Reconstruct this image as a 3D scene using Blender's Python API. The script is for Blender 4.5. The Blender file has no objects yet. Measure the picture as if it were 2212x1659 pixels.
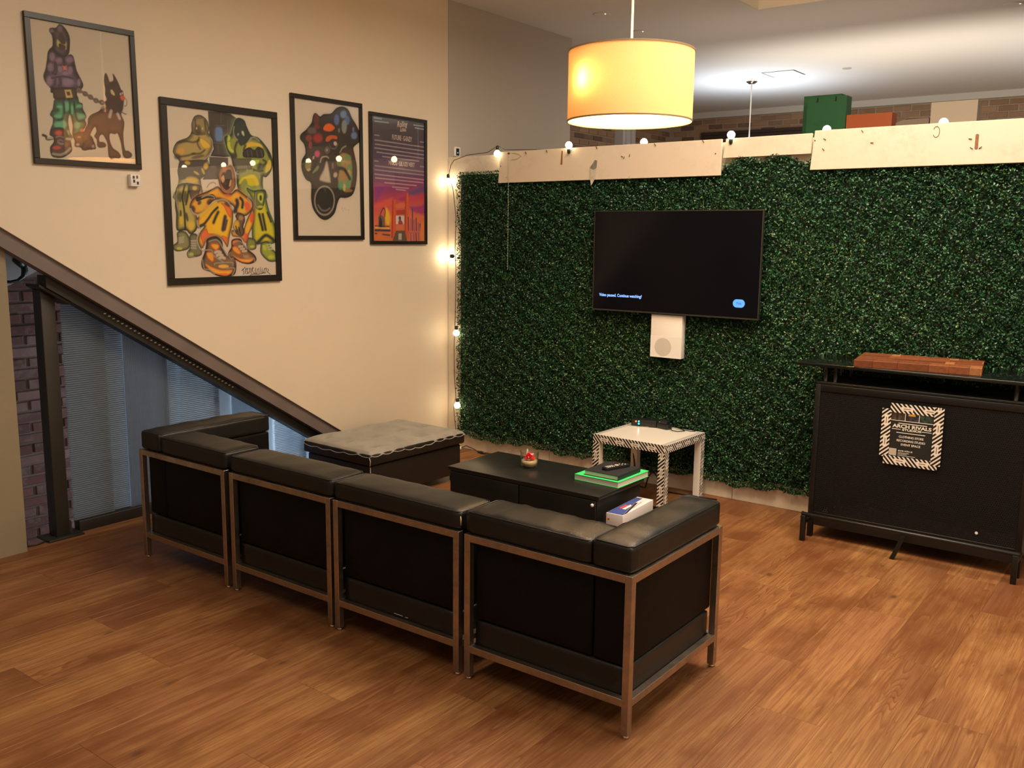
import bpy, bmesh, math, random
import numpy as np
from mathutils import Vector, Matrix, Euler
random.seed(7); RNG = np.random.default_rng(11)
S = bpy.context.scene; COL = S.collection; PI = math.pi
# ------------------------------------------------------------------ camera
F, PITCH, ROLL, YAW = 1995.87, 0.15983, 0.01110, 0.64364
CAMP = np.array([5.02684, -5.80169, 1.76594])
def cam_axes():
    fw = np.array([-math.sin(YAW)*math.cos(PITCH), math.cos(YAW)*math.cos(PITCH), -math.sin(PITCH)])
    r0 = np.array([math.cos(YAW), math.sin(YAW), 0.0]); u0 = np.cross(r0, fw)
    return r0*math.cos(ROLL)+u0*math.sin(ROLL), -r0*math.sin(ROLL)+u0*math.cos(ROLL), fw
CR, CU, CF = cam_axes()
cd = bpy.data.cameras.new('camera'); cam = bpy.data.objects.new('camera', cd); COL.objects.link(cam)
cd.sensor_fit = 'HORIZONTAL'; cd.sensor_width = 36.0; cd.lens = F/2212*36.0; cd.clip_start = .05; cd.clip_end = 100
M = Matrix.Identity(4)
for i in range(3): M[i][0] = CR[i]; M[i][1] = CU[i]; M[i][2] = -CF[i]; M[i][3] = CAMP[i]
cam.matrix_world = M; S.camera = cam
# ------------------------------------------------------------------ light and exposure
S.view_settings.view_transform = 'Standard'; S.view_settings.look = 'None'
S.view_settings.gamma = 1.0; S.view_settings.use_curve_mapping = False
S.view_settings.exposure = 0.55
w = bpy.data.worlds.new('world'); S.world = w; w.use_nodes = True
w.node_tree.nodes['Background'].inputs[0].default_value = (1.0, .80, .60, 1); w.node_tree.nodes['Background'].inputs[1].default_value = .10
def light(name, kind, loc, power, color, size=.1, size_y=None, rot=(0, 0, 0), spread=None, spot=None, blend=.5):
    l = bpy.data.lights.new(name, kind); l.energy = power; l.color = color
    if kind == 'AREA':
        l.size = size
        if size_y: l.shape = 'RECTANGLE'; l.size_y = size_y
        if spread: l.spread = spread
    else: l.shadow_soft_size = size
    if kind == 'SPOT': l.spot_size = spot; l.spot_blend = blend
    o = bpy.data.objects.new(name, l); o.location = loc; o.rotation_euler = rot; COL.objects.link(o); return o
WARM = (1.0, .74, .46); WARM2 = (1.0, .855, .675); COOL = (.70, .84, 1.0)
# cove lighting of the raised ceiling tray, and the ceiling lights over the room behind the photographer
light('tray_light', 'AREA', (3.7, -1.6, 3.95), 135, WARM2, 2.6, 2.0)
light('ceiling_light_rear', 'AREA', (3.4, -5.2, 3.5), 26, WARM2, 1.4, 1.4)
light('ceiling_light_side', 'AREA', (6.6, -3.2, 3.4), 40, WARM2, 1.0, 1.0)
# added fill lights, out of view, brighten the ceiling and walls from behind and right
light('fill_rear', 'AREA', (4.2, -8.9, 1.8), 8, (1.0, .84, .66), 7.5, 2.8, (math.radians(90), 0, 0))
light('fill_right', 'AREA', (8.9, -3.5, 1.8), 24, (1.0, .84, .66), 6.0, 2.8, (math.radians(90), 0, math.radians(90)))
# stair well, lit from the floor below
light('stair_light', 'AREA', (-.72, -.62, .5), 46, (.66, .82, 1.0), .9, 1.4, (math.radians(-90), 0, 0))
# ------------------------------------------------------------------ nodes / materials
def newmat(name):
    m = bpy.data.materials.new(name); m.use_nodes = True; nt = m.node_tree; nt.nodes.clear()
    out = nt.nodes.new('ShaderNodeOutputMaterial'); b = nt.nodes.new('ShaderNodeBsdfPrincipled')
    nt.links.new(b.outputs[0], out.inputs[0]); return m, nt, b, out
class N:
    def __init__(s, nt): s.nt = nt
    def n(s, t, **kw):
        x = s.nt.nodes.new(t)
        for k, v in kw.items():
            if hasattr(x, k): setattr(x, k, v)
        return x
    def l(s, a, b): s.nt.links.new(a, b)
    def set(s, sock, v):
        if hasattr(v, 'is_linked') or isinstance(v, bpy.types.NodeSocket): s.l(v, sock)
        else: sock.default_value = v
    def math(s, op, a, b=0.0, c=None):
        x = s.n('ShaderNodeMath', operation=op); s.set(x.inputs[0], a); s.set(x.inputs[1], b)
        if c is not None: s.set(x.inputs[2], c)
        return x.outputs[0]
    def mix(s, f, a, b):
        x = s.n('ShaderNodeMix', data_type='RGBA'); s.set(x.inputs[0], f)
        s.set(x.inputs[6], a if not isinstance(a, tuple) else (*a[:3], 1)); s.set(x.inputs[7], b if not isinstance(b, tuple) else (*b[:3], 1)); return x.outputs[2]
    def ramp(s, f, stops):
        x = s.n('ShaderNodeValToRGB'); s.set(x.inputs[0], f); e = x.color_ramp.elements
        while len(e) < len(stops): e.new(.5)
        for i, (p, c) in enumerate(stops): e[i].position = p; e[i].color = (*c[:3], 1) if not isinstance(c, float) else (c, c, c, 1)
        return x.outputs[0]
    def noise(s, vec, scale, detail=3, rough=.55, dist=0):
        x = s.n('ShaderNodeTexNoise'); s.l(vec, x.inputs['Vector']); x.inputs['Scale'].default_value = scale
        x.inputs['Detail'].default_value = detail; x.inputs['Roughness'].default_value = rough; x.inputs['Distortion'].default_value = dist; return x.outputs[0]
    def mapping(s, vec, scale=(1, 1, 1), loc=(0, 0, 0), rot=(0, 0, 0)):
        x = s.n('ShaderNodeMapping'); s.l(vec, x.inputs[0]); s.set(x.inputs[1], loc); s.set(x.inputs[2], rot); s.set(x.inputs[3], scale); return x.outputs[0]
    def bump(s, h, strength, dist, normal=None):
        x = s.n('ShaderNodeBump'); x.inputs['Strength'].default_value = strength; x.inputs['Distance'].default_value = dist; s.l(h, x.inputs['Height'])
        return x.outputs[0]
    def obj(s): return s.n('ShaderNodeTexCoord').outputs['Object']
def lin(c):
    return tuple(((x/255)/12.92 if x/255 <= .04045 else ((x/255+.055)/1.055)**2.4) for x in c)
def simple(name, col, rough=.5, metal=0, noise=None, bump=None, spec=.5, coat=0, sheen=0):
    m, nt, b, out = newmat(name); k = N(nt)
    b.inputs['Roughness'].default_value = rough; b.inputs['Metallic'].default_value = metal; b.inputs['Specular IOR Level'].default_value = spec
    b.inputs['Coat Weight'].default_value = coat
    if sheen: b.inputs['Sheen Weight'].default_value = sheen
    v = k.obj()
    if noise:
        sc, amt = noise; n = k.noise(v, sc, 4)
        f = k.math('MULTIPLY_ADD', n, 2*amt, 1-amt)
        c = k.n('ShaderNodeMix', data_type='RGBA', blend_type='MULTIPLY'); c.inputs[0].default_value = 1; c.inputs[6].default_value = (*col, 1)
        cc = k.n('ShaderNodeCombineXYZ'); [k.l(f, cc.inputs[i]) for i in range(3)]; k.l(cc.outputs[0], c.inputs[7]); k.l(c.outputs[2], b.inputs[0])
    else: b.inputs[0].default_value = (*col, 1)
    if bump:
        sc, st, di = bump; k.l(k.bump(k.noise(v, sc, 4), st, di), b.inputs['Normal'])
    return m
def emis(name, col, strength):
    m, nt, b, out = newmat(name); b.inputs[0].default_value = (0, 0, 0, 1); b.inputs['Emission Color'].default_value = (*col, 1); b.inputs['Emission Strength'].default_value = strength
    return m
def dirty_paint(name, col, dirt=(.35, .28, .2), amt=.5, scale=2.0, rough=.6, thresh=.62, vert=1.0, bumpst=.15):
    m, nt, b, out = newmat(name); k = N(nt); v = k.obj()
    n1 = k.noise(k.mapping(v, (1, 1, vert)), scale, 6, .65); n2 = k.noise(v, scale*9, 5, .7)
    f = k.math('MULTIPLY', k.ramp(n1, [(thresh-.1, 0.0), (thresh+.15, 1.0)]), k.ramp(n2, [(.45, 0.0), (.7, 1.0)]))
    f = k.math('MULTIPLY', f, amt)
    k.l(k.mix(f, col, dirt), b.inputs[0]); b.inputs['Roughness'].default_value = rough
    k.l(k.bump(k.noise(v, 60, 4), bumpst, .002), b.inputs['Normal']); return m
def wood_floor(name):
    m, nt, b, out = newmat(name); k = N(nt)
    oi = k.n('ShaderNodeObjectInfo'); r = oi.outputs['Random']
    off = k.n('ShaderNodeCombineXYZ'); k.l(k.math('MULTIPLY', r, 37.0), off.inputs[0]); k.l(k.math('MULTIPLY', r, 91.0), off.inputs[1]); k.l(k.math('MULTIPLY', r, 13.0), off.inputs[2])
    v = k.mapping(k.obj(), (1, 1, 1), off.outputs[0])
    # figure: rings stretched along y
    warp = k.noise(k.mapping(v, (2.0, .55, 1)), 1.6, 2, .5)
    g = k.noise(k.mapping(v, (7.0, .42, 1)), 1.3, 2, .5, .4)
    rings = k.math('FRACT', k.math('MULTIPLY', g, 26.0)); rings = k.ramp(rings, [(0, 0.0), (.55, .35), (.88, 1.0), (1.0, 0.0)])
    figmask = k.ramp(k.noise(k.mapping(v, (3.4, .5, 1)), 1.5, 1), [(.42, 0.0), (.58, 1.0)])
    fine = k.noise(k.mapping(v, (60, 1.6, 1)), 2.2, 5, .7); streak = k.noise(k.mapping(v, (17, .7, 1), (3, 1, 0)), 2.0, 4, .65)
    sv = k.n('ShaderNodeTexVoronoi'); k.l(k.mapping(v, (1, .6, 1)), sv.inputs['Vector']); sv.inputs['Scale'].default_value = 16.0; spk = k.ramp(sv.outputs['Distance'], [(.0, 1.0), (.07, .8), (.11, 0.0)]); spm = k.ramp(k.noise(v, 5.0, 2), [(.50, 0.0), (.62, 1.0)])
    blot = k.noise(k.mapping(v, (1.7, .8, 1)), 2.4, 4, .6)
    yel = k.noise(k.mapping(v, (1.2, .5, 1), (5, 9, 0)), 1.5, 3, .6)
    c0 = k.ramp(r, [(0.0, lin((137, 94, 60))), (.25, lin((150, 104, 67))), (.5, lin((118, 78, 50))), (.75, lin((140, 98, 60))), (1.0, lin((116, 76, 48)))])
    c = k.mix(k.ramp(yel, [(.40, 0.0), (.62, .65)]), c0, lin((172, 128, 76)))
    c = k.mix(k.math('MULTIPLY', k.math('MULTIPLY', rings, figmask), .72), c, lin((98, 54, 24)))
    c = k.mix(k.ramp(streak, [(.36, .50), (.52, 0.0)]), c, lin((104, 58, 30))); c = k.mix(k.ramp(streak, [(.60, 0.0), (.76, .35)]), c, lin((188, 138, 86)))
    c = k.mix(k.math('MULTIPLY', k.math('MULTIPLY', spk, spm), .6), c, lin((70, 38, 20)))
    c = k.mix(k.ramp(fine, [(.40, .55), (.58, 0.0)]), c, lin((112, 62, 30)))
    c = k.mix(k.ramp(blot, [(.34, .75), (.52, 0.0)]), c, lin((104, 60, 32)))
    vo = k.n('ShaderNodeTexVoronoi'); k.l(k.mapping(v, (3.0, 1.7, 1)), vo.inputs['Vector']); vo.inputs['Scale'].default_value = 1.3
    knot = k.ramp(vo.outputs['Distance'], [(.0, 1.0), (.035, .85), (.07, .30), (.13, 0.0)])
    c = k.mix(k.math('MULTIPLY', knot, .75), c, lin((66, 36, 18)))
    scr = k.ramp(k.noise(k.mapping(v, (26, .5, 1), (2, 4, 0)), 2.0, 3, .7), [(.66, 0.0), (.74, .35)])
    c = k.mix(scr, c, lin((216, 176, 120)))
    k.l(c, b.inputs[0]); k.l(k.ramp(blot, [(.3, .40), (.7, .55)]), b.inputs['Roughness']); b.inputs['Specular IOR Level'].default_value = .35
    k.l(k.bump(k.math('ADD', fine, k.math('MULTIPLY', rings, .4)), .25, .0012), b.inputs['Normal']); return m
def brick_mat(name, c1, c2, c3, dust=.35):
    m, nt, b, out = newmat(name); k = N(nt); r = k.n('ShaderNodeObjectInfo').outputs['Random']
    g = k.n('ShaderNodeNewGeometry').outputs['Position']
    c = k.ramp(r, [(0, c1), (.5, c2), (1, c3)])
    n = k.noise(g, 9, 5, .7); c = k.mix(k.ramp(n, [(.5, 0.0), (.75, dust)]), c, lin((176, 160, 146)))
    k.l(c, b.inputs[0]); b.inputs['Roughness'].default_value = .9; k.l(k.bump(k.noise(g, 55, 5, .7), .6, .004), b.inputs['Normal']); return m
def leather(name, col, rough=.38, spec=.5):
    m, nt, b, out = newmat(name); k = N(nt); v = k.obj()
    b.inputs['Roughness'].default_value = rough; b.inputs['Specular IOR Level'].default_value = spec
    k.l(k.mix(k.ramp(k.noise(v, 3, 4), [(.4, 0.0), (.7, 1.0)]), col, tuple(x*1.5 for x in col)), b.inputs[0])
    vo = k.n('ShaderNodeTexVoronoi'); k.l(v, vo.inputs['Vector']); vo.inputs['Scale'].default_value = 420
    h = k.math('ADD', k.math('MULTIPLY', vo.outputs['Distance'], .35), k.noise(k.mapping(v, (1, 1, 1)), 9, 4, .6))
    k.l(k.bump(h, .28, .006), b.inputs['Normal']); return m
def brushed(name, col, rough=.3):
    m, nt, b, out = newmat(name); k = N(nt); v = k.obj()
    b.inputs['Metallic'].default_value = 1; n = k.noise(v, 7, 5, .7)
    k.l(k.mix(k.ramp(n, [(.4, 0.0), (.7, 1.0)]), col, tuple(x*.6 for x in col)), b.inputs[0])
    k.l(k.ramp(n, [(.3, rough*.8), (.7, rough*1.5)]), b.inputs['Roughness']); return m
def pane_mat(name, tint=(1, 1, 1)):
    m, nt, b, out = newmat(name); k = N(nt); nt.nodes.remove(b)
    t = k.n('ShaderNodeBsdfTransparent'); t.inputs[0].default_value = (*tint, 1); g = k.n('ShaderNodeBsdfGlossy'); g.inputs['Roughness'].default_value = .015
    ge = k.n('ShaderNodeNewGeometry'); dp = k.n('ShaderNodeVectorMath', operation='DOT_PRODUCT'); k.l(ge.outputs['Normal'], dp.inputs[0]); k.l(ge.outputs['Incoming'], dp.inputs[1])
    fr_ = k.math('MULTIPLY_ADD', k.math('POWER', k.math('SUBTRACT', 1.0, k.math('ABSOLUTE', dp.outputs['Value'])), 5.0), .80, .038); mx = k.n('ShaderNodeMixShader'); k.l(fr_, mx.inputs[0]); k.l(t.outputs[0], mx.inputs[1]); k.l(g.outputs[0], mx.inputs[2]); k.l(mx.outputs[0], out.inputs[0])
    return m
def fluted_glass(name, col, tr=.55):
    m, nt, b, out = newmat(name); k = N(nt)
    b.inputs[0].default_value = (*col, 1); b.inputs['Roughness'].default_value = .22; b.inputs['Specular IOR Level'].default_value = .6
    t = k.n('ShaderNodeBsdfTransparent'); gg = k.n('ShaderNodeNewGeometry'); s3 = k.n('ShaderNodeSeparateXYZ'); k.l(gg.outputs['True Normal'], s3.inputs[0]); ff = k.math('MULTIPLY_ADD', k.math('ADD', s3.outputs[1], s3.outputs[2]), .9, .5); ff = k.math('MINIMUM', k.math('MAXIMUM', ff, 0.0), 1.0); k.l(k.mix(ff, (.34, .40, .45), (.95, 1.0, 1.0)), t.inputs[0])  # rib facets tinted dark or light by their normal, in place of refraction
    tl = k.n('ShaderNodeBsdfTranslucent'); tl.inputs[0].default_value = (.62, .72, .82, 1)
    m1 = k.n('ShaderNodeMixShader'); m1.inputs[0].default_value = .55; k.l(t.outputs[0], m1.inputs[1]); k.l(tl.outputs[0], m1.inputs[2])
    m2 = k.n('ShaderNodeMixShader'); m2.inputs[0].default_value = 1-tr; k.l(m1.outputs[0], m2.inputs[1]); k.l(b.outputs[0], m2.inputs[2]); k.l(m2.outputs[0], out.inputs[0]); return m
def vcol(name, rough=.5, coat=0.0, spec=.4):
    m, nt, b, out = newmat(name); k = N(nt); a = k.n('ShaderNodeAttribute', attribute_name='Col'); k.l(a.outputs['Color'], b.inputs[0]); b.inputs['Roughness'].default_value = rough; b.inputs['Specular IOR Level'].default_value = spec; return m
def tape_mat(name):
    # black and white printed tape: uv in metres, u along the tape, v across
    m, nt, b, out = newmat(name); k = N(nt); uv = k.n('ShaderNodeUVMap').outputs[0]; sp = k.n('ShaderNodeSeparateXYZ'); k.l(uv, sp.inputs[0]); u, v = sp.outputs[0], sp.outputs[1]
    P = .120
    st = k.math('GREATER_THAN', k.math('FRACT', k.math('DIVIDE', k.math('ADD', u, k.math('MULTIPLY', v, .9)), P/5)), .46)
    cell = k.math('FRACT', k.math('DIVIDE', u, P))
    vv = k.math('DIVIDE', v, .05)
    inb = k.math('MULTIPLY', k.math('GREATER_THAN', cell, .48), k.math('MULTIPLY', k.math('GREATER_THAN', vv, .30), k.math('LESS_THAN', vv, .70)))
    dash = k.math('MULTIPLY', k.math('MULTIPLY', k.math('GREATER_THAN', cell, .58), k.math('LESS_THAN', cell, .88)), k.math('MULTIPLY', k.math('GREATER_THAN', vv, .44), k.math('LESS_THAN', vv, .54)))
    black = k.math('MAXIMUM', k.math('MULTIPLY', st, k.math('SUBTRACT', 1.0, inb)), k.math('MULTIPLY', dash, .75))
    c = k.mix(black, lin((236, 226, 212)), (.012, .012, .012)); k.l(c, b.inputs[0]); b.inputs['Roughness'].default_value = .4; return m
def perforated(name):
    m, nt, b, out = newmat(name); k = N(nt); sp = k.n('ShaderNodeSeparateXYZ'); k.l(k.obj(), sp.inputs[0]); P = .0115
    b.inputs[0].default_value = (.003, .003, .003, 1); b.inputs['Roughness'].default_value = .6; b.inputs['Specular IOR Level'].default_value = .3
    row = k.math('FLOOR', k.math('DIVIDE', sp.outputs[2], P)); xo = k.math('ADD', k.math('DIVIDE', sp.outputs[0], P), k.math('MULTIPLY', k.math('MODULO', k.math('ABSOLUTE', row), 2.0), .5))
    fx = k.math('SUBTRACT', k.math('FRACT', xo), .5); fz = k.math('SUBTRACT', k.math('FRACT', k.math('DIVIDE', sp.outputs[2], P)), .5)
    d = k.math('SQRT', k.math('ADD', k.math('MULTIPLY', fx, fx), k.math('MULTIPLY', fz, fz)))
    hole = k.math('LESS_THAN', d, .17)
    t = k.n('ShaderNodeBsdfTransparent'); mx = k.n('ShaderNodeMixShader'); k.l(hole, mx.inputs[0]); k.l(b.outputs[0], mx.inputs[1]); k.l(t.outputs[0], mx.inputs[2]); k.l(mx.outputs[0], out.inputs[0]); return m
def shade_mat(name):
    m, nt, b, out = newmat(name); k = N(nt); v = k.obj()
    b.inputs['Roughness'].default_value = .85; n = k.noise(k.mapping(v, (1, 1, 1)), 240, 2)
    c = k.mix(k.ramp(n, [(.4, 0.0), (.6, .3)]), (.80, .56, .26), (.66, .44, .19)); k.l(c, b.inputs[0])
    tl = k.n('ShaderNodeBsdfTranslucent'); tl.inputs[0].default_value = (.88, .46, .16, 1)
    mx = k.n('ShaderNodeMixShader'); mx.inputs[0].default_value = .047; k.l(b.outputs[0], mx.inputs[1]); k.l(tl.outputs[0], mx.inputs[2]); k.l(mx.outputs[0], out.inputs[0]); return m

MT = {}
MT['wall'] = dirty_paint('wall_paint', (.74, .63, .485), amt=.22, scale=1.3, thresh=.66, bumpst=.10)
MT['wall_grey'] = dirty_paint('wall_paint_grey', (.46, .42, .36), amt=.15, scale=1.1, thresh=.68, bumpst=.10)
MT['pilaster'] = dirty_paint('pilaster_paint', (.26, .21, .135), amt=.3, scale=1.8, thresh=.6)
MT['ceil'] = simple('ceiling_paint', (.74, .70, .65), .85, bump=(40, .08, .002))
MT['tray'] = simple('tray_lit_paint', (.84, .76, .64), .8, bump=(40, .08, .002))  # lighter than the ceiling: light on the tray put into the colour
MT['panel'] = dirty_paint('partition_paint', (.72, .64, .53), (.42, .33, .22), .55, 2.2, .5, .50, .4)
MT['board'] = dirty_paint('board_paint', (.70, .58, .44), (.40, .30, .2), .45, 1.6, .5, .58, 1)
MT['floor'] = wood_floor('wood_planks')
MT['sub'] = simple('subfloor', (.02, .012, .008), .9)
MT['brick_s'] = brick_mat('brick_stair', lin((140, 92, 84)), lin((112, 76, 70)), lin((158, 122, 114)), .6)
MT['brick_f'] = brick_mat('brick_far', lin((150, 116, 92)), lin((172, 138, 108)), lin((112, 84, 70)), .3)
MT['mortar'] = simple('mortar', lin((170, 152, 132)), .95, noise=(14, .25), bump=(60, .5, .004))
MT['mortar_s'] = simple('mortar_stair', lin((140, 122, 112)), .95, noise=(14, .25), bump=(60, .5, .004))
MT['plaster'] = simple('stair_plaster', (.62, .58, .55), .85, noise=(3, .15))
MT['steel_dark'] = simple('dark_steel', (.024, .020, .015), .5, noise=(6, .3))
MT['beam'] = simple('stringer_paint', (.17, .135, .125), .42, noise=(5, .25), bump=(30, .1, .002))
MT['glass_a'] = fluted_glass('ribbed_glass', (.20, .22, .22), .62)
MT['glass_b'] = fluted_glass('ribbed_glass_blue', (.20, .22, .26), .62)
MT['black_leather'] = leather('black_leather', (.0070, .0068, .0064), .38, .42)
MT['leather_side'] = leather('black_leather_panel', (.0035, .0030, .0026), .55, .14)
MT['chrome'] = brushed('worn_steel', (.50, .42, .35), .34)
MT['foot'] = brushed('chrome_foot', (.8, .75, .7), .12)
MT['black_wood'] = simple('black_wood', (.012, .012, .011), .34, noise=(5, .4), bump=(90, .12, .001), spec=.5)
MT['black_metal'] = simple('black_metal', (.004, .004, .004), .42, noise=(8, .3))
MT['black_plastic'] = simple('black_plastic', (.012, .012, .012), .35)
MT['perf'] = perforated('perforated_black_steel')
MT['bartop'] = simple('black_glass_top', (.006, .008, .007), .12, spec=.6)
MT['white_lam'] = simple('white_laminate', (.80, .76, .68), .28)
MT['white_plastic'] = simple('white_plastic', (.80, .78, .76), .4)
MT['grey_vent'] = simple('grille_grey', (.55, .53, .51), .6)
MT['tape'] = tape_mat('striped_tape')
MT['frame'] = simple('black_frame', (.016, .013, .010), .35)
MT['print'] = vcol('printed_paper', .55)
MT['gloss_print'] = vcol('glossy_print', .35)
MT['pane'] = pane_mat('clear_pane')
MT['screen'] = simple('screen', (.0025, .0025, .005), .14, spec=.25)
MT['bezel'] = simple('screen_bezel', (.03, .028, .022), .35)
MT['scrtext'] = emis('screen_text', (.22, .40, 1.0), 1.6)
MT['scrbtn'] = emis('screen_button', (.10, .32, .95), 1.1)
MT['scrdark'] = emis('screen_button_text', (.05, .12, .5), .5)
MT['bulb'] = emis('bulb_glow', (1.0, .80, .50), 17)
MT['cable'] = simple('brown_cable', (.05, .03, .018), .5)
MT['blackcable'] = simple('black_cable', (.01, .01, .01), .5)
MT['paper_white'] = simple('page_edges', (.72, .66, .55), .8, bump=(200, .3, .0006))
MT['green_book'] = simple('green_cover', (.05, .78, .20), .45)
MT['black_book'] = simple('black_cover', (.022, .022, .026), .5)
MT['glassware'] = pane_mat('clear_glass', (.96, .95, .9))
MT['red'] = simple('red_petals', (.85, .02, .03), .5)
MT['gel'] = simple('candle_wax', (.60, .46, .28), .4)
MT['grey_fabric'] = simple('worn_grey_vinyl', (.30, .28, .245), .55, noise=(7, .35), bump=(60, .35, .004), sheen=.2)
MT['brown_leather'] = simple('dark_vinyl', (.012, .0085, .006), .45, noise=(6, .3), bump=(40, .2, .003))
MT['silver'] = simple('silver_tape', (.6, .55, .5), .35)
MT['chop'] = None
MT['shade'] = shade_mat('linen_shade')
MT['trim_grey'] = simple('shade_trim', (.25, .18, .11), .6)
MT['rod'] = simple('white_rod', (.75, .68, .58), .35)
MT['greenbag'] = simple('green_paper', (.012, .115, .035), .55)
MT['orangebag'] = simple('orange_paper', (.44, .10, .022), .6)
MT['beigebag'] = simple('beige_paper', (.52, .44, .34), .7)
MT['brownbox'] = simple('grey_brown_card', (.26, .20, .15), .8)
MT['slat'] = simple('dark_shutter', (.05, .03, .022), .6)
MT['rust'] = simple('brown_tape', (.26, .10, .04), .6, noise=(60, .4))
MT['nail'] = simple('nail_metal', (.10, .06, .04), .5, .6)
MT['smudge'] = simple('grey_tape_scrap', (.20, .19, .14), .7, noise=(50, .5))
MT['smudge2'] = simple('pale_tape_scrap', (.55, .48, .38), .5, noise=(50, .3))
MT['rope'] = simple('pale_chain', (.38, .40, .22), .5)
MT['yellow'] = simple('yellow_plug', (.85, .60, .03), .5)
MT['blue_box'] = simple('blue_print', (.05, .08, .28), .4)
MT['white_box'] = simple('white_card', (.72, .68, .68), .5)
MT['red_print'] = simple('red_print', (.65, .06, .05), .5)
MT['ink'] = simple('black_ink', (.01, .01, .01), .6)
MT['ink_white'] = simple('white_ink', (.82, .78, .70), .6)
MT['hedge_back'] = simple('hedge_mat', (.008, .018, .006), .9, noise=(30, .4))
def leaf_mat():
    m, nt, b, out = newmat('plastic_leaf'); k = N(nt); a = k.n('ShaderNodeAttribute', attribute_name='Col'); k.l(a.outputs['Color'], b.inputs[0])
    b.inputs['Roughness'].default_value = .30; b.inputs['Specular IOR Level'].default_value = .42; return m
MT['leaf'] = leaf_mat()
# ------------------------------------------------------------------ mesh helpers
class MB:
    def __init__(s): s.v = []; s.f = []; s.uv = None; s.smooth = False
    def add(s, vs, fs):
        o = len(s.v); s.v += [tuple(v) for v in vs]; s.f += [tuple(i+o for i in f) for f in fs]; return s
    def box(s, x0, x1, y0, y1, z0, z1):
        return s.add([(x0, y0, z0), (x1, y0, z0), (x1, y1, z0), (x0, y1, z0), (x0, y0, z1), (x1, y0, z1), (x1, y1, z1), (x0, y1, z1)],
                     [(0, 3, 2, 1), (4, 5, 6, 7), (0, 1, 5, 4), (1, 2, 6, 5), (2, 3, 7, 6), (3, 0, 4, 7)])
    def prism(s, poly, h0, h1, axis=2):
        n = len(poly)
        def P(a, b, h): return (a, b, h) if axis == 2 else ((h, a, b) if axis == 0 else (a, h, b))
        vs = [P(a, b, h0) for a, b in poly]+[P(a, b, h1) for a, b in poly]
        fs = [tuple(range(n))[::-1], tuple(range(n, 2*n))]+[(i, (i+1) % n, (i+1) % n+n, i+n) for i in range(n)]
        return s.add(vs, fs)
    def lathe(s, prof, n=24, c=(0, 0, 0), axis=2, cap=True):
        vs = []; fs = []
        for r, z in prof:
            for i in range(n):
                a = 2*PI*i/n; p = (r*math.cos(a), r*math.sin(a), z)
                if axis == 1: p = (p[0], p[2], p[1])
                if axis == 0: p = (p[2], p[0], p[1])
                vs.append((p[0]+c[0], p[1]+c[1], p[2]+c[2]))
        for j in range(len(prof)-1):
            for i in range(n): fs.append((j*n+i, j*n+(i+1) % n, (j+1)*n+(i+1) % n, (j+1)*n+i))
        if cap and prof[0][0] > 1e-6: fs.append(tuple(range(n))[::-1])
        if cap and prof[-1][0] > 1e-6: fs.append(tuple(range((len(prof)-1)*n, len(prof)*n)))
        return s.add(vs, fs)
    def tube(s, pts, r, n=8, closed=False):
        pts = [Vector(p) for p in pts]; vs = []; fs = []; m = len(pts); up = Vector((0, 0, 1)); prev = None
        for i, p in enumerate(pts):
            a = pts[i-1] if i else (pts[-1] if closed else p); b = pts[(i+1) % m] if (i < m-1 or closed) else p
            t = (b-a).normalized()
            if prev is None:
                u = t.cross(up); u = t.cross(Vector((1, 0, 0))) if u.length < .1 else u
            else: u = prev-t*prev.dot(t)
            u.normalize(); prev = u; w_ = t.cross(u); rr = r[i] if isinstance(r, (list, tuple)) else r
            for k in range(n): a_ = 2*PI*k/n; vs.append(p+u*math.cos(a_)*rr+w_*math.sin(a_)*rr)
        for i in range(m-1 if not closed else m):
            for k in range(n): fs.append((i*n+k, i*n+(k+1) % n, ((i+1) % m)*n+(k+1) % n, ((i+1) % m)*n+k))
        if not closed: fs.append(tuple(range(n))[::-1]); fs.append(tuple(range((m-1)*n, m*n)))
        return s.add(vs, fs)
    def mesh(s, name, smooth=False):
        me = bpy.data.meshes.new(name); me.from_pydata([tuple(v) for v in s.v], [], s.f)
        bm = bmesh.new(); bm.from_mesh(me); bmesh.ops.recalc_face_normals(bm, faces=bm.faces); bm.to_mesh(me); bm.free()
        if smooth: me.polygons.foreach_set('use_smooth', [True]*len(me.polygons))
        return me
def link(name, me, mat, parent=None, smooth=False, loc=None):
    o = bpy.data.objects.new(name, me); COL.objects.link(o)
    if mat and not me.materials: me.materials.append(mat)
    if parent: o.parent = parent
    if loc: o.location = loc
    return o
def obj(name, mb, mat, parent=None, smooth=False, loc=None, bevel=0, seg=2):
    me = mb.mesh(name, smooth)
    if bevel:
        bm = bmesh.new(); bm.from_mesh(me); bmesh.ops.remove_doubles(bm, verts=bm.verts, dist=1e-5)
        bmesh.ops.bevel(bm, geom=list(bm.edges), offset=bevel, segments=seg, affect='EDGES', clamp_overlap=True, profile=.5)
        bm.to_mesh(me); bm.free()
        if seg > 1: me.shade_smooth() if hasattr(me, 'shade_smooth') else None; me.set_sharp_from_angle(angle=math.radians(50))
    return link(name, me, mat, parent, smooth, loc)
def thing(name, label, cat, loc=(0, 0, 0), rotz=0, group=None):
    o = bpy.data.objects.new(name, None); COL.objects.link(o); o.location = loc; o.rotation_euler = (0, 0, rotz)
    o.empty_display_size = .05; o['label'] = label; o['category'] = cat
    if group: o['group'] = group
    return o
def tag(o, label, cat, group=None):
    o['label'] = label; o['category'] = cat
    if group: o['group'] = group
    return o
def struct(o, label=None):
    o['kind'] = 'structure'
    if label: o['label'] = label
    return o
def stuff(o): o['kind'] = 'stuff'; return o
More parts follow.
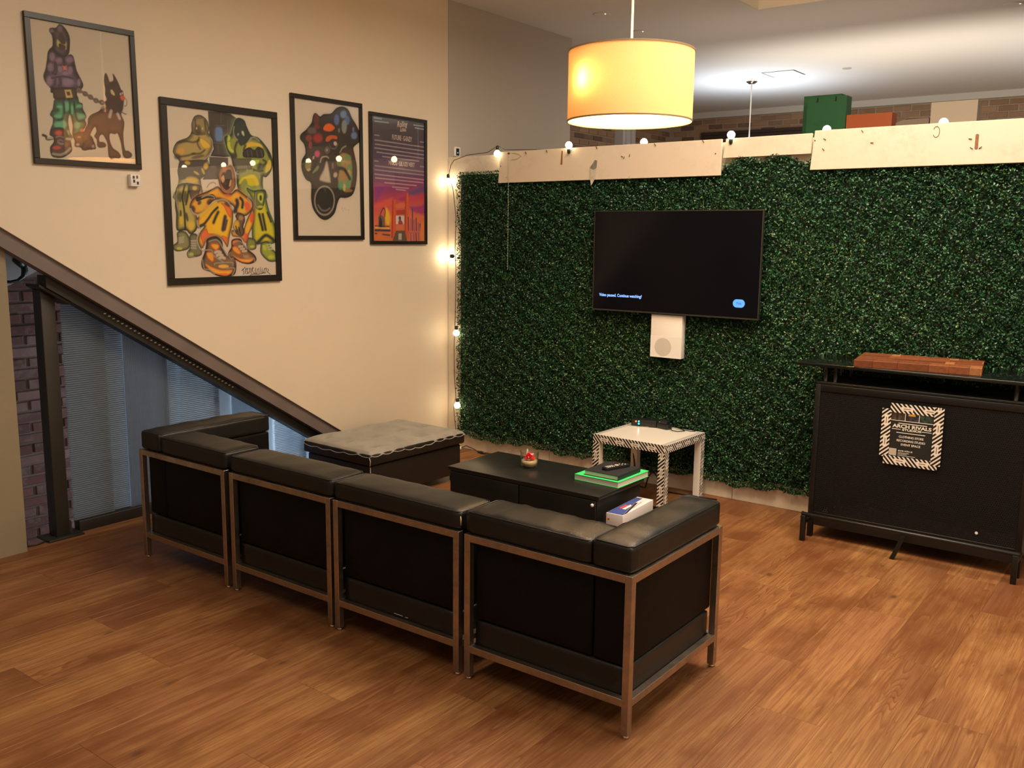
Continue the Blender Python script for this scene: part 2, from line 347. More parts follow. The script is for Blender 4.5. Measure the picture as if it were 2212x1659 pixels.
def soft(sx, sy, sz, r, puff=(0, 0, 0), n=14, wr=0.0, seed=0):
    """cushion: rounded box centred at origin, bulging by puff on each axis pair"""
    bm = bmesh.new(); bmesh.ops.create_cube(bm, size=2.0); bmesh.ops.subdivide_edges(bm, edges=list(bm.edges), cuts=n, use_grid_fill=True)
    h = Vector((sx/2, sy/2, sz/2)); rnd = random.Random(seed); ph = [rnd.uniform(0, 6) for _ in range(6)]
    for v in bm.verts:
        q = Vector([math.copysign(abs(c)**.8, c) if abs(c) < .999 else c for c in v.co])
        p = Vector((q.x*h.x, q.y*h.y, q.z*h.z)); core = Vector([max(-(h[i]-r), min(h[i]-r, p[i])) for i in range(3)])
        d = p-core
        if d.length > 1e-9: p = core+d.normalized()*r
        # puff
        fx = (1-abs(q.x)**2.5); fy = (1-abs(q.y)**2.5); fz = (1-abs(q.z)**2.5)
        if abs(v.co.z) > .99: p.z += math.copysign(puff[2]*fx*fy, v.co.z)
        if abs(v.co.y) > .99: p.y += math.copysign(puff[1]*fx*fz, v.co.y)
        if abs(v.co.x) > .99: p.x += math.copysign(puff[0]*fy*fz, v.co.x)
        if wr:
            L = max(sx, sy); t = (p.x if sx > sy else p.y)/L
            p.z += wr*max(0, q.z)*(math.sin(t*34+ph[0]+math.sin(p.y*20+p.x*9)*.8)*.5+math.sin(t*61+ph[1])*.25)*(.3+fx*fy)
        v.co = p
    me = bpy.data.meshes.new('cushion'); bm.to_mesh(me); bm.free(); me.polygons.foreach_set('use_smooth', [True]*len(me.polygons)); return me
def rrect(x0, x1, y0, y1, r, n=5):
    pts = []
    for cx, cy, a0 in ((x1-r, y1-r, 0), (x0+r, y1-r, 90), (x0+r, y0+r, 180), (x1-r, y0+r, 270)):
        for i in range(n+1): a = math.radians(a0+90*i/n); pts.append((cx+r*math.cos(a), cy+r*math.sin(a)))
    return pts
def text_mesh(txt, size, align='LEFT', bold=0.0, sx=1.0, shear=0.0, spacing=1.0):
    c = bpy.data.curves.new('lettering', 'FONT'); c.body = txt; c.size = size; c.align_x = align; c.align_y = 'CENTER'; c.offset = bold; c.shear = shear; c.space_character = spacing; c.resolution_u = 3
    o = bpy.data.objects.new('lettering_source', c); COL.objects.link(o); dg = bpy.context.evaluated_depsgraph_get()
    me = bpy.data.meshes.new_from_object(o.evaluated_get(dg)); bpy.data.objects.remove(o)
    if sx != 1.0:
        for v in me.vertices: v.co.x *= sx
    return me
def put_text(name, txt, size, mat, parent, origin, right, up, align='LEFT', bold=0.0, sx=1.0, shear=0.0, spacing=1.0, fit=None):
    me = text_mesh(txt, size, align, bold, sx, shear, spacing); R = Vector(right).normalized(); U = Vector(up).normalized(); O = Vector(origin)
    if fit:
        xs = [v.co.x for v in me.vertices]; k = fit/(max(xs)-min(xs))
        for v in me.vertices: v.co.x *= k
    for v in me.vertices: v.co = O+R*v.co.x+U*v.co.y
    me.materials.clear(); return link(name, me, mat, parent)
def join_boxes(lst):
    m = MB()
    for b in lst: m.box(*b)
    return m
# ------------------------------------------------------------------ room shell
H = 3.59
sub = struct(obj('floor', join_boxes([(-.17, 9, -9, 8, -.12, -.012), (-3.6, -.17, 2.2, 8, -.12, -.012)]), MT['sub']), 'warm brown wood plank floor')
far_finish = obj('floor_finish', join_boxes([(-.17, 9, 0.1, 8, -.012, 0), (-3.6, -.17, 2.2, 8, -.012, 0)]), MT['floor'], sub)
# planks 0.252 m wide, laid along y, each one object; widths taken from the seams that show
PW = .252; pm = {}
def plank_mesh(L):
    L = round(L, 3)
    if L not in pm:
        g = .0002; m = MB().box(-PW/2+g, PW/2-g, -L/2+g, L/2-g, -.012, 0); me = m.mesh('plank')
        bm = bmesh.new(); bm.from_mesh(me); top = [e for e in bm.edges if all(v.co.z > -.001 for v in e.verts)]
        bmesh.ops.bevel(bm, geom=top, offset=.0007, segments=1, affect='EDGES'); bm.to_mesh(me); bm.free(); me.materials.append(MT['floor']); pm[L] = me
    return pm[L]
rr = random.Random(3)
cols = range(-18, 10); starts = {0: -2.60, -2: -2.60, -9: -3.79, -8: -2.28}
for i in cols:
    x = 3.93+i*PW
    if x-PW/2 < -.17: continue
    y0 = starts.get(i, -2.6-((i*0.37) % 1)*1.22) ; y = y0-1.22*4
    while y < .1:
        a, b_ = max(y, -7.2), min(y+1.22, .10)
        if b_-a > .05: o = link('plank', plank_mesh(b_-a), None, sub, loc=(x, (a+b_)/2, 0))
        y += 1.22
edge = obj('floor_edge', MB().box(-.17, 3.93-15*PW-PW/2-.0003, -7.2, .1, -.012, -.0002), MT['floor'], sub)
# left wall, cut off along the slope of the stair behind it
SL = .627
def dz(y, off=0): return 1.772-SL*(y+3.513)-off
wl = struct(obj('wall_left', MB().prism([(-.687, 0), (1.77, 0), (1.77, 2.4), (1.77, H), (0, H), (-6.412, H)], -.12, 0, axis=0), MT['wall']), 'cream painted wall cut off along the sloping stair beam')
# grey painted stretch of the same wall beyond the partition
struct(obj('trim_1', MB().box(0, .004, .005, 1.77, 0, H-.001), MT['wall_grey']), 'greyer painted stretch of wall beyond the partition')
struct(obj('wall_stair_return', MB().prism([(-6.41, 0), (-3.478, 0), (-3.478, dz(-3.478)-.0), (-6.41, H)], -.28, -.07, axis=0), MT['pilaster']), 'olive tan wall piece beside the stair opening')
struct(obj('wall_back', MB().box(-.2, 9, -9.1, -9, 0, H), MT['wall']))
struct(obj('wall_right', MB().box(9, 9.1, -9, 8, 0, H), MT['wall']))
struct(obj('wall_far_side', MB().box(-3.7, -3.6, 2.2, 8, 0, H), MT['plaster']))
# ceiling with raised tray
TX0, TX1, TY0, TY1 = 1.857, 7.2, -4.6, 1.69
ce = struct(obj('ceiling', join_boxes([(-3.7, TX0, -9, 8, H, H+.6), (TX1, 9, -9, 8, H, H+.6), (TX0, TX1, -9, TY0, H, H+.6), (TX0, TX1, TY1, 8, H, H+.6)]), MT['ceil']), 'white ceiling with a raised tray')
struct(obj('ceiling_tray', join_boxes([(TX0, TX1, TY0, TY1, H+.5, H+.6), (TX0, TX0+.01, TY0, TY1, H+.002, H+.5), (TX1-.01, TX1, TY0, TY1, H+.002, H+.5), (TX0+.01, TX1-.01, TY0, TY0+.01, H+.002, H+.5), (TX0+.01, TX1-.01, TY1-.01, TY1, H+.002, H+.5)]), MT['tray']), 'tan raised tray in the ceiling')
hatch = obj('ceiling_hatch', MB().box(.78, 1.12, 4.48, 4.82, H-.004, H-.001), MT['ceil'], ce)
obj('hatch_gap', join_boxes([(.765, .775, 4.465, 4.835, H-.003, H-.001), (1.125, 1.135, 4.465, 4.835, H-.003, H-.001), (.775, 1.125, 4.465, 4.475, H-.003, H-.001)]), MT['steel_dark'], ce)
obj('sprinkler_plate', MB().lathe([(0, H-.008), (.045, H-.008), (.05, H-.001)], 20, (1.64, 4.69, 0)), MT['wall_grey'], ce)
for (x, y), lb in (((.75, 1.09), 'round ceiling speaker nearest the left wall, upper left one'), ((.68, 1.85), 'round ceiling speaker beside the drum lamp, lower left one'), ((3.575, 2.60), 'round ceiling speaker at the top right of the ceiling')):
    t = thing('ceiling_speaker', lb, 'ceiling speaker', (x, y, H), group='round fittings in the ceiling')
    obj('grille', MB().lathe([(0, -.010), (.055, -.010), (.062, -.006)], 24), MT['wall_grey'], t)
    obj('rim', MB().lathe([(.062, -.012), (.072, -.010), (.075, -.001), (.062, -.001)], 24), MT['ceil'], t)
    obj('status_light', MB().lathe([(0, -.016), (.006, -.014), (.006, -.008)], 8, (.05, -.03, 0)), emis('status_glow', (1, 1, 1), 1.5), t)
# far room: brick wall, cornice, shutter
FY = 7.30
fw = struct(obj('wall_far', MB().box(-3.6, 9, FY, FY+.2, 0, H), MT['mortar']), 'far brick wall seen over the partition')
struct(obj('trim_2', MB().box(-1.8, 9, FY-.10, FY, H-.085, H-.001), simple('cornice_paint', (.62, .60, .54), .6)), 'pale cornice on top of the far brick wall')
bmesh_cache = {}
def brick_mesh(key, L, D, Hh):
    if key not in bmesh_cache:
        me = MB().box(-L/2, L/2, -D, 0, -Hh/2, Hh/2).mesh('brick'); bm = bmesh.new(); bm.from_mesh(me)
        bmesh.ops.bevel(bm, geom=[e for e in bm.edges if all(v.co.y < -D+.001 for v in e.verts)], offset=.004, segments=1, affect='EDGES'); bm.to_mesh(me); bm.free(); bmesh_cache[key] = me
    return bmesh_cache[key]
rb = random.Random(5); nb = 0
bmf = brick_mesh('far', .215, .018, .063); bmf.materials.append(MT['brick_f'])
for j in range(5):
    z = H-.085-.045-j*.078; x = -1.75+(.115 if j % 2 else 0)+rb.uniform(-.01, .01)
    while x < 4.6:
        if not (j >= 1 and -1.2 < x < .28 and j > 2):
            o = link('brick', bmf, None, fw, loc=(x+.1075, FY+.004+rb.uniform(0, .008), z+rb.uniform(-.003, .003))); o.scale = (rb.uniform(.93, 1.0), 1, rb.uniform(.9, 1.03)); nb += 1
        x += .2285
shut = thing('roller_shutter', 'dark brown slatted shutter on the far brick wall above the partition', 'shutter', (-.46, FY-.01, 0))
for j in range(6): obj('slat', MB().box(-.82, .82, -.05-.006*(j % 2), 0, 3.30-j*.05-.044, 3.30-j*.05), MT['slat'], shut)
lf = struct(obj('wall_far_left', MB().box(-3.6, -1.80, 2.2, FY, 0, H), MT['mortar']), 'brick wall at the far left beyond the partition')
bml = brick_mesh('farl', .215, .018, .063)
for j in range(7):
    z = 3.30-j*.078; y = 3.9+(.115 if j % 2 else 0)
    while y < 7.2:
        o = link('brick', bmf, None, lf, loc=(-1.804+rb.uniform(-.006, 0), y, z)); o.rotation_euler = (0, 0, PI/2); y += .2285
struct(obj('wall_column', join_boxes([(-1.80, -1.66, 5.60, 5.95, 0, H), (-1.66, -1.63, 5.66, 5.72, 0, H), (-1.66, -1.63, 5.80, 5.86, 0, H)]), MT['plaster']), 'pale column against the far left brick wall')
# ------------------------------------------------------------------ stairwell behind the slope
sw = struct(obj('wall_stair', MB().box(-1.55, -1.32, -4.6, -.4, -1.2, 3.0), MT['mortar_s']), 'brick wall of the stairwell')
bms = brick_mesh('stair', .205, .020, .062); bms = bms.copy(); bms.materials.clear(); bms.materials.append(MT['brick_s'])
for j in range(25):
    z = 1.40-j*.0745; y = -3.05+(.11 if j % 2 else 0)+rb.uniform(-.02, .02)
    if z < -.42: break
    while y < -1.95:
        o = link('brick', bms, None, sw, loc=(-1.324+rb.uniform(-.008, .002), y, z+rb.uniform(-.003, .003))); o.rotation_euler = (0, 0, PI/2); o.scale = (rb.uniform(.9, 1.02), 1, rb.uniform(.9, 1.05)); y += .22
struct(obj('wall_stair_plaster', join_boxes([(-1.32, -1.300, -4.6, -2.0, 1.50, 3.0), (-1.32, -1.30, -1.94, -.4, -1.2, 3.0)]).prism([(-3.4, 1.17), (-2.0, 1.83), (-2.0, 3.0), (-3.4, 3.0)], -1.318, -1.296, axis=0), MT['plaster']), 'white plaster above the bricks in the stairwell')
struct(obj('wall_stair_end', join_boxes([(-1.32, -.13, -.45, -.40, -1.2, 3.0), (-1.32, -.29, -4.6, -4.55, -1.2, 3.0)]), MT['plaster']))
struct(obj('floor_stairwell', MB().box(-1.55, -.17, -4.6, -.4, -1.25, -1.2), MT['plaster']))
struct(obj('ceiling_stair', MB().prism([(-4.6, dz(-4.6)+.55), (-.4, dz(-.4)+.55), (-.4, dz(-.4)+.60), (-4.6, dz(-4.6)+.60)], -1.32, -.13, axis=0), MT['plaster']))
hk = thing('wall_hook', 'black curved handrail end on the stairwell plaster', 'hook', (-1.25, -2.88, 1.5))
obj('curved_bar', MB().tube([(0, .03, .085), (0, .05, .05), (0, .058, .0), (0, .045, -.04), (0, .01, -.065), (0, -.04, -.073), (0, -.10, -.07)], [.010, .020, .021, .015, .011, .010, .010], 10), MT['black_metal'], hk, True)
obj('head', MB().tube([(0, -.01, .075), (0, .02, .06), (0, .048, .03)], [.016, .026, .022], 10), MT['black_metal'], hk, True)
obj('bracket', join_boxes([(-.055, .0, .03, .06, .055, .085)]), MT['steel_dark'], hk)
# stringer, glass panels, post
st = thing('stair_stringer', 'dark brown sloping steel beam under the cream wall', 'beam', (0, -2.4, 0)); st.location = (0, 0, 0)
def slope_bar(x0, x1, ya, yb, o0, o1): return MB().prism([(ya, dz(ya, o0)), (yb, dz(yb, o0)), (yb, dz(yb, o1)), (ya, dz(ya, o1))], x0, x1, axis=0)
obj('face_plate', slope_bar(-.10, -.02, -4.5, -.78, .0, .098), MT['beam'], st)
obj('lower_flange', slope_bar(-.17, -.075, -3.27, -.85, .099, .165), MT['steel_dark'], st)
dots = MB()
for i in range(34):
    y = -2.95+i*.026; z = dz(y, .128); dots.box(-.0745, -.072, y, y+.014, z-.004, z+.003)
obj('dot_row', dots, simple('pale_dot', (.55, .50, .42), .4), st)  # row of small pale blocks along the lower flange
gl = thing('glass_balustrade', 'ribbed blue grey glass panels below the sloping beam', 'glass panel', (0, 0, 0))
def ribbed(y0, y1, mode, x, mat, pitch=.0125, amp=.006, zb=.065):
    vs = []; fs = []
    if mode == 'v':
        n = int((y1-y0)/pitch*2)
        for i in range(n+1):
            y = y0+(y1-y0)*i/n; xx = x+(amp if i % 2 else 0); vs += [(xx, y, zb), (xx, y, dz(y, .13))]
        fs = [(2*i, 2*i+2, 2*i+3, 2*i+1) for i in range(n)]
    elif mode == 'h':
        zt = dz(y0, .13); n = int((zt-zb)/pitch*2); rows = []
        for i in range(n+1):
            z = zb+(zt-zb)*i/n; ye = min(y1, -3.513+(1.772-.13-z)/SL); ye = max(ye, y0+.0005); xx = x+(amp if i % 2 else 0); vs += [(xx, y0, z), (xx, ye, z)]
        fs = [(2*i, 2*i+1, 2*i+3, 2*i+2) for i in range(n)]
    else:
        vs = [(x, y0, zb), (x, y1, zb), (x, y1, dz(y1, .13)), (x, y0, dz(y0, .13))]; fs = [(0, 1, 2, 3)]
    m = MB().add(vs, fs); back = [(v[0]-.012, v[1], v[2]) for v in vs]; m.add(back, [f[::-1] for f in fs]); o = obj('glass_panel', m, mat, gl); return o
for (a, b_, md, x, mt) in ((-3.135, -2.885, 'h', -.200, 'glass_a'), (-2.90, -2.755, 'h', -.222, 'glass_a'), (-2.77, -2.475, 'v', -.200, 'glass_b'), (-2.49, -2.375, 'h', -.222, 'glass_a'), (-2.39, -2.105, 'h', -.200, 'glass_b'),
                           (-2.12, -1.99, 'p', -.222, 'glass_a'), (-2.005, -1.71, 'v', -.200, 'glass_b'), (-1.725, -1.64, 'p', -.222, 'glass_a'), (-1.655, -1.37, 'h', -.200, 'glass_b'), (-1.385, -1.05, 'p', -.222, 'glass_a')):
    ribbed(a, b_, md, x, MT[mt])
obj('bottom_rail', MB().box(-.235, -.172, -3.122, -.9, -.002, .066), MT['steel_dark'], gl, bevel=.004)
po = thing('steel_post', 'dark square steel post with a base plate under the sloping beam', 'post', (-.195, -3.23, 0))
obj('shaft', MB().prism([(-.04, .012), (.04, .012), (.04, dz(-3.19, .1825)), (-.04, dz(-3.27, .1825))], -.045, .045, axis=0), MT['steel_dark'], po, bevel=.004)
obj('base_plate', MB().box(-.065, .085, -.105, .105, 0, .012), MT['steel_dark'], po, bevel=.002)
obj('cap_plate', MB().prism([(-.07, dz(-3.30, .167)), (.10, dz(-3.13, .167)), (.10, dz(-3.13, .182)), (-.07, dz(-3.30, .182))], -.05, .10, axis=0), MT['steel_dark'], po)
tag(obj('floor_cable', MB().tube([(-.145, -3.46, .004), (-.13, -3.40, .004), (-.15, -3.33, .004), (-.19, -3.30, .004)], .005, 6), MT['blackcable'], smooth=True), 'thin black cable on the floor beside the steel post', 'cable')
# ------------------------------------------------------------------ partition
pt = struct(obj('wall_partition', MB().box(.0, 9, .03, .09, 0, 2.38), MT['mortar']), 'partition wall that carries the hedge')
for a, b_ in ((.004, 1.042), (1.046, 2.562), (2.566, 3.79), (3.794, 5.01), (5.014, 6.5)): obj('panel', MB().box(a, b_, 0, .03, 0, 2.38), MT['panel'], pt, bevel=.0015, seg=1)
def board(name, x0, x1, z0, z1, za, zb, y0, y1, lb):
    o = obj(name, MB().prism([(x0+za, z0), (x1, z0+.004), (x1+zb, z1), (x0+za*2+.02, z1-.004)], y0, y1, axis=1), MT['board'], bevel=.002, seg=1); tag(o, lb, 'board', 'pale boards along the partition top'); return o
b1 = board('white_board', .565, 2.400, 2.160, 2.396, 0, 0, -.062, -.046, 'long cream board over the hedge left of the television, stained')
b2 = board('white_board', 2.405, 2.985, 2.275, 2.402, -.002, 0, -.045, -.030, 'short narrow cream board between the two long boards')
b3 = board('white_board', 2.990, 5.2, 2.180, 2.418, -.002, 0, -.062, -.046, 'long cream board over the hedge at the right')
def nail(x, z, par, a=-50, L=.022): 
    c, s = math.cos(math.radians(a)), math.sin(math.radians(a)); obj('nail', MB().tube([(x-c*L/2, -.0635, z-s*L/2), (x+c*L/2, -.068, z+s*L/2)], .0022, 5), MT['nail'], par)
for x, z in ((.83, 2.375), (1.02, 2.378), (1.235, 2.381), (1.45, 2.385), (1.915, 2.383), (2.27, 2.388)): nail(x, z, b1)
for x, z, a in ((1.675, 2.305, 70), (1.72, 2.32, 80), (1.66, 2.315, -30)): nail(x, z, b1, a, .018)
for x, z, a in ((3.07, 2.36, -30), (3.065, 2.30, -40), (3.29, 2.395, -50), (3.35, 2.325, -5), (3.88, 2.32, -10), (3.89, 2.27, -30), (3.935, 2.27, 35)): nail(x, z, b3, a, .018)
for x, z, p in ((.59, 2.285, b1), (2.36, 2.305, b1), (3.01, 2.355, b3)): obj('screw', MB().lathe([(0, -.065), (.004, -.064), (.004, -.062)], 8, (x, 0, z), axis=1), MT['nail'], p)
obj('tape_strip', MB().prism([(1.142, 2.278), (1.158, 2.278), (1.160, 2.374), (1.150, 2.376)], -.0632, -.0618, axis=1), MT['rust'], b1)
obj('tape_strip', MB().prism(rrect(3.905, 3.922, 2.262, 2.345, .007), -.0635, -.0618, axis=1), MT['rust'], b3)
obj('tape_scrap', MB().prism([(1.395, 2.245), (1.425, 2.232), (1.452, 2.246), (1.455, 2.295), (1.437, 2.300), (1.425, 2.282)], -.0640, -.0618, axis=1), MT['smudge'], b1)
obj('tape_scrap', MB().prism([(1.410, 2.12), (1.425, 2.14), (1.44, 2.165), (1.455, 2.24), (1.425, 2.232), (1.398, 2.243), (1.402, 2.17)], -.0665, -.0650, axis=1), MT['smudge2'], b1)
ring = [(3.70+.022*math.cos(a)*.8, -.064, 2.368+.03*math.sin(a)) for a in [math.radians(d) for d in range(-150, 160, 20)]]
obj('scuff_ring', MB().tube(ring, .0012, 4), MT['nail'], b3)
obj('wire_loop', MB().tube([(.70, -.064, 2.38), (.76, -.066, 2.372), (.79, -.066, 2.355), (.75, -.066, 2.335), (.69, -.064, 2.33)], .0014, 5), MT['smudge2'], b1)
# hedge -------------------------------------------------------------
hg = thing('hedge_wall', 'dark green artificial boxwood hedge covering the partition', 'hedge', (0, 0, 0))
HX0, HX1 = .140, 5.0
def ztop(x): return np.where(x < .60, 2.255, np.where((x > 2.40) & (x < 3.0), 2.285+.018*np.sin(x*23)-.03*np.abs(x-2.7)/.3, 2.20))
def zbot(x): return .135+.012*np.sin(x*9)+.008*np.sin(x*31)
g = MB(); nx = 120
vs = [];
for i in range(nx+1):
    x = HX0+.01+(HX1-HX0-.01)*i/nx; vs += [(x, -.012, float(zbot(np.array(x)))+.015), (x, -.012, float(ztop(np.array(x)))-.02)]
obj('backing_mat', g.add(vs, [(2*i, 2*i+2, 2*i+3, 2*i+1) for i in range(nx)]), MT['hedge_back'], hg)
NL = 240000
X = RNG.uniform(HX0, HX1, NL); u = RNG.uniform(0, 1, NL); Z = zbot(X)+(ztop(X)-zbot(X))*u
# droop at edges
edge_b = RNG.uniform(0, 1, NL) < .02; Z = np.where(edge_b, zbot(X)-RNG.uniform(0, .022, NL), Z)
clump = np.sin(X*41+Z*13)*np.sin(Z*37-X*11)+.6*np.sin(X*97+Z*61)*np.sin(Z*89)
D = .012+RNG.uniform(0, 1, NL)**.6*(.036+.012*clump)
Y = -D
left = X < HX0+.012; X = np.where(left, X-RNG.uniform(0, .012, NL), X)
nrm = np.stack([RNG.normal(0, .75, NL), -np.abs(RNG.normal(.75, .5, NL)), RNG.normal(.35, .7, NL)], 1); nrm /= np.linalg.norm(nrm, axis=1, keepdims=True)
rv = RNG.normal(0, 1, (NL, 3)); t1 = np.cross(nrm, rv); t1 /= np.linalg.norm(t1, axis=1, keepdims=True); t2 = np.cross(nrm, t1)
L = RNG.uniform(.0050, .0092, NL)[:, None]; W = L*RNG.uniform(.45, .62, NL)[:, None]; P = np.stack([X, Y, Z], 1)
vv = np.stack([P-t1*L, P-t1*L*.35-t2*W+nrm*W*.35, P+t1*L*.35-t2*W+nrm*W*.3, P+t1*L, P+t1*L*.35+t2*W+nrm*W*.3, P-t1*L*.35+t2*W+nrm*W*.35], 1).reshape(-1, 3)
me = bpy.data.meshes.new('leaves'); me.vertices.add(NL*6); me.vertices.foreach_set('co', vv.astype(np.float32).ravel())
me.loops.add(NL*8); me.polygons.add(NL*2)
base = np.arange(NL)[:, None]*6; li = (base+np.array([0, 1, 2, 3, 0, 3, 4, 5])).ravel()
me.loops.foreach_set('vertex_index', li.astype(np.int32)); me.polygons.foreach_set('loop_start', np.arange(0, NL*8, 4, dtype=np.int32)); me.polygons.foreach_set('loop_total', np.full(NL*2, 4, np.int32))
me.update(calc_edges=True)
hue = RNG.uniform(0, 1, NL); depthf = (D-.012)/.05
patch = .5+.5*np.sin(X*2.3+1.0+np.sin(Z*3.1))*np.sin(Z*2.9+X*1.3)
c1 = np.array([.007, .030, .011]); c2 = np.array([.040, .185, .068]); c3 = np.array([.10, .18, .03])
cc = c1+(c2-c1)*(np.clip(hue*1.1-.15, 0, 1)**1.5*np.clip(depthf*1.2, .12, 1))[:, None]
yl = (RNG.uniform(0, 1, NL) < .03+.10*patch**3); cc = np.where(yl[:, None], cc*.3+c3*.8, cc)
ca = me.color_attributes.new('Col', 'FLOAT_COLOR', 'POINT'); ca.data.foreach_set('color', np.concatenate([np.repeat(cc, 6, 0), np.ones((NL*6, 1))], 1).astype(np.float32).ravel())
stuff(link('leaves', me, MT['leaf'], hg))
strands = MB(); r5 = random.Random(9)
for _ in range(60):
    x = r5.uniform(.3, 4.0); z = r5.uniform(.4, 2.1); a = r5.uniform(-1.5, .6); L_ = r5.uniform(.03, .09)
    strands.tube([(x, -.045, z), (x+math.cos(a)*L_*.5, -.058, z+math.sin(a)*L_*.5), (x+math.cos(a)*L_, -.052, z+math.sin(a)*L_-.01)], .0009, 4)
stuff(obj('stems', strands, simple('pale_stem', (.16, .20, .06), .6), hg))
ch = thing('hanging_chain', 'thin pale chain hanging from the board down over the hedge', 'chain', (.668, -.066, 2.38))
m = MB()
for i in range(86):
    z = -.01-i*.0101; w_ = .0028
    m.tube([(w_ if i % 2 else 0, 0 if i % 2 else w_, z-.006), (0, 0, z), (-w_ if i % 2 else 0, 0 if i % 2 else -w_, z-.006), (0, 0, z-.012)], .0013, 4, closed=True)
stuff(obj('chain_links', m, MT['rope'], ch)); obj('pin', MB().box(-.006, .006, -.004, .004, -.008, .004), MT['nail'], ch)
# ------------------------------------------------------------------ sofas
def piping(pts, par, r=.0032): return obj('piping', MB().tube(pts, r, 6, closed=True), MT['black_leather'], par, True)
def cushion(name, x0, x1, y0, y1, z0, z1, par, r=.022, puff=(0, 0, .012), wr=0, seed=0, n=12, mat='black_leather'):
    me = soft(x1-x0, y1-y0, z1-z0, r, puff, n, wr, seed); o = link(name, me, MT[mat], par, loc=((x0+x1)/2, (y0+y1)/2, (z0+z1)/2)); hx, hy, hz = (x1-x0)/2, (y1-y0)/2, (z1-z0)/2
    q = .006
    loop = [(hx-q, -hy+r, hz-q), (hx-r, -hy+q, hz-q), (-hx+r, -hy+q, hz-q), (-hx+q, -hy+r, hz-q), (-hx+q, hy-r, hz-q), (-hx+r, hy-q, hz-q), (hx-r, hy-q, hz-q), (hx-q, hy-r, hz-q)]
    piping(loop, o); return o
def sofa(name, label, x0, x1, arm=None, ztop=.700, rotz=0.0, seed=0, wr=.005):
    """back along y=-3.122, seat towards the hedge; local origin at the middle of the back"""
    xc = (x0+x1)/2; w_ = (x1-x0)/2; D_ = .738; b = .029; Hf = .607
    t = thing(name, label, 'sofa', (xc, -3.122, 0), rotz, 'black leather and steel sofa units')
    arms = {-1: arm == 'left', 1: arm == 'right'}
    for sx in (-1, 1):
        for fy in (0, 1):
            tall = fy == 0 or arms[sx]; top = Hf if tall else .147
            xa, xb = (sx*w_-b, sx*w_) if sx > 0 else (-w_, -w_+b); ya = fy*(D_-b)
            lg = obj('leg', MB().box(xa, xb, ya, ya+b, .012, top), MT['chrome'], t, bevel=.0015, seg=1)
            obj('foot', MB().lathe([(.011, 0), (.0125, .004), (.011, .0125)], 14, ((xa+xb)/2, ya+b/2, 0)), MT['foot'], lg, True)
    xi = w_-b
    obj('top_rail', MB().box(-xi, xi, 0, b, Hf-b, Hf), MT['chrome'], t, bevel=.0012, seg=1)
    obj('bottom_rail', MB().box(-xi, xi, 0, b, .118, .147), MT['chrome'], t, bevel=.0012, seg=1)
    obj('front_rail', MB().box(-xi, xi, D_-b, D_, .118, .147), MT['chrome'], t, bevel=.0012, seg=1)
    for sx in (-1, 1):
        xa, xb = (w_-b, w_) if sx > 0 else (-w_, -w_+b)
        obj('side_rail', MB().box(xa, xb, b, D_-b, .118, .147), MT['chrome'], t, bevel=.0012, seg=1)
        if arms[sx]: obj('arm_rail', MB().box(xa, xb, b, D_-b, Hf-b, Hf), MT['chrome'], t, bevel=.0012, seg=1)
    # upholstery
    ax0 = -w_-.004 if not arms[-1] else -w_+.185; ax1 = w_+.004 if not arms[1] else w_-.175
    cushion('back_cushion', ax0, ax1, .008, .222, .607, ztop, t, .020, (0, 0, .010), wr, seed+1)
    lx0 = -xi+.004 if not arms[-1] else -w_+.183; lx1 = xi-.004 if not arms[1] else w_-.177
    obj('back_panel', MB().box(lx0, lx1, b+.004, .205, .252, .606), MT['leather_side'], t, bevel=.012, seg=3)
    for sx in (-1, 1):
        if arms[sx]:
            xa, xb = (w_-.173, w_-.006) if sx > 0 else (-w_+.006, -w_+.181)
            cushion('arm_cushion', xa-.002, xb, .008, D_-.004, .607, ztop+.012, t, .020, (0, 0, .012), wr*1.4, seed+3)
            xa2, xb2 = (w_-.173, w_-b-.004) if sx > 0 else (-w_+b+.004, -w_+.179)
            obj('arm_panel', MB().box(xa2, xb2, b+.004, D_-.012, .252, .606), MT['leather_side'], t, bevel=.010, seg=3)
    me = soft(2*xi-.002, D_-2*b-.004, .130, .014, (.0, .0, 0), 10); link('base_band', me, MT['black_leather'], t, loc=(0, D_/2, .186))
    cushion('seat_cushion', ax0+.006, ax1-.006, .226, D_+.01, .254, .435, t, .03, (0, .006, .014), .003, seed+7)
    return t
sofa('corner_sofa', 'black leather corner sofa unit nearest the sloping beam, its arm at the far left', .508, 1.252, 'left', .698, 0, 1)
sofa('sofa_section', 'armless black leather sofa unit next to the far left corner unit', 1.291, 2.015, None, .690, 0, 20)
s3_ = sofa('sofa_section', 'armless black leather sofa unit beside the nearest corner unit, cushion edge torn', 2.036, 2.759, None, .688, math.radians(.3), 40)
obj('torn_edge', MB().tube([(.362, .013, .668), (.3655, .010, .655), (.3660, .010, .632)], [.0015, .0028, .0012], 6), simple('torn_lining', (.62, .52, .30), .7), s3_, True)
obj('scuff_mark', join_boxes([(-.02, .030, .027, .0285, .158, .160), (.045, .060, .027, .0285, .157, .159)]), MT['silver'], s3_)
sofa('corner_sofa', 'nearest black leather corner sofa unit with its arm on the right', 2.789, 3.544, 'right', .700, 0, 60, .009)
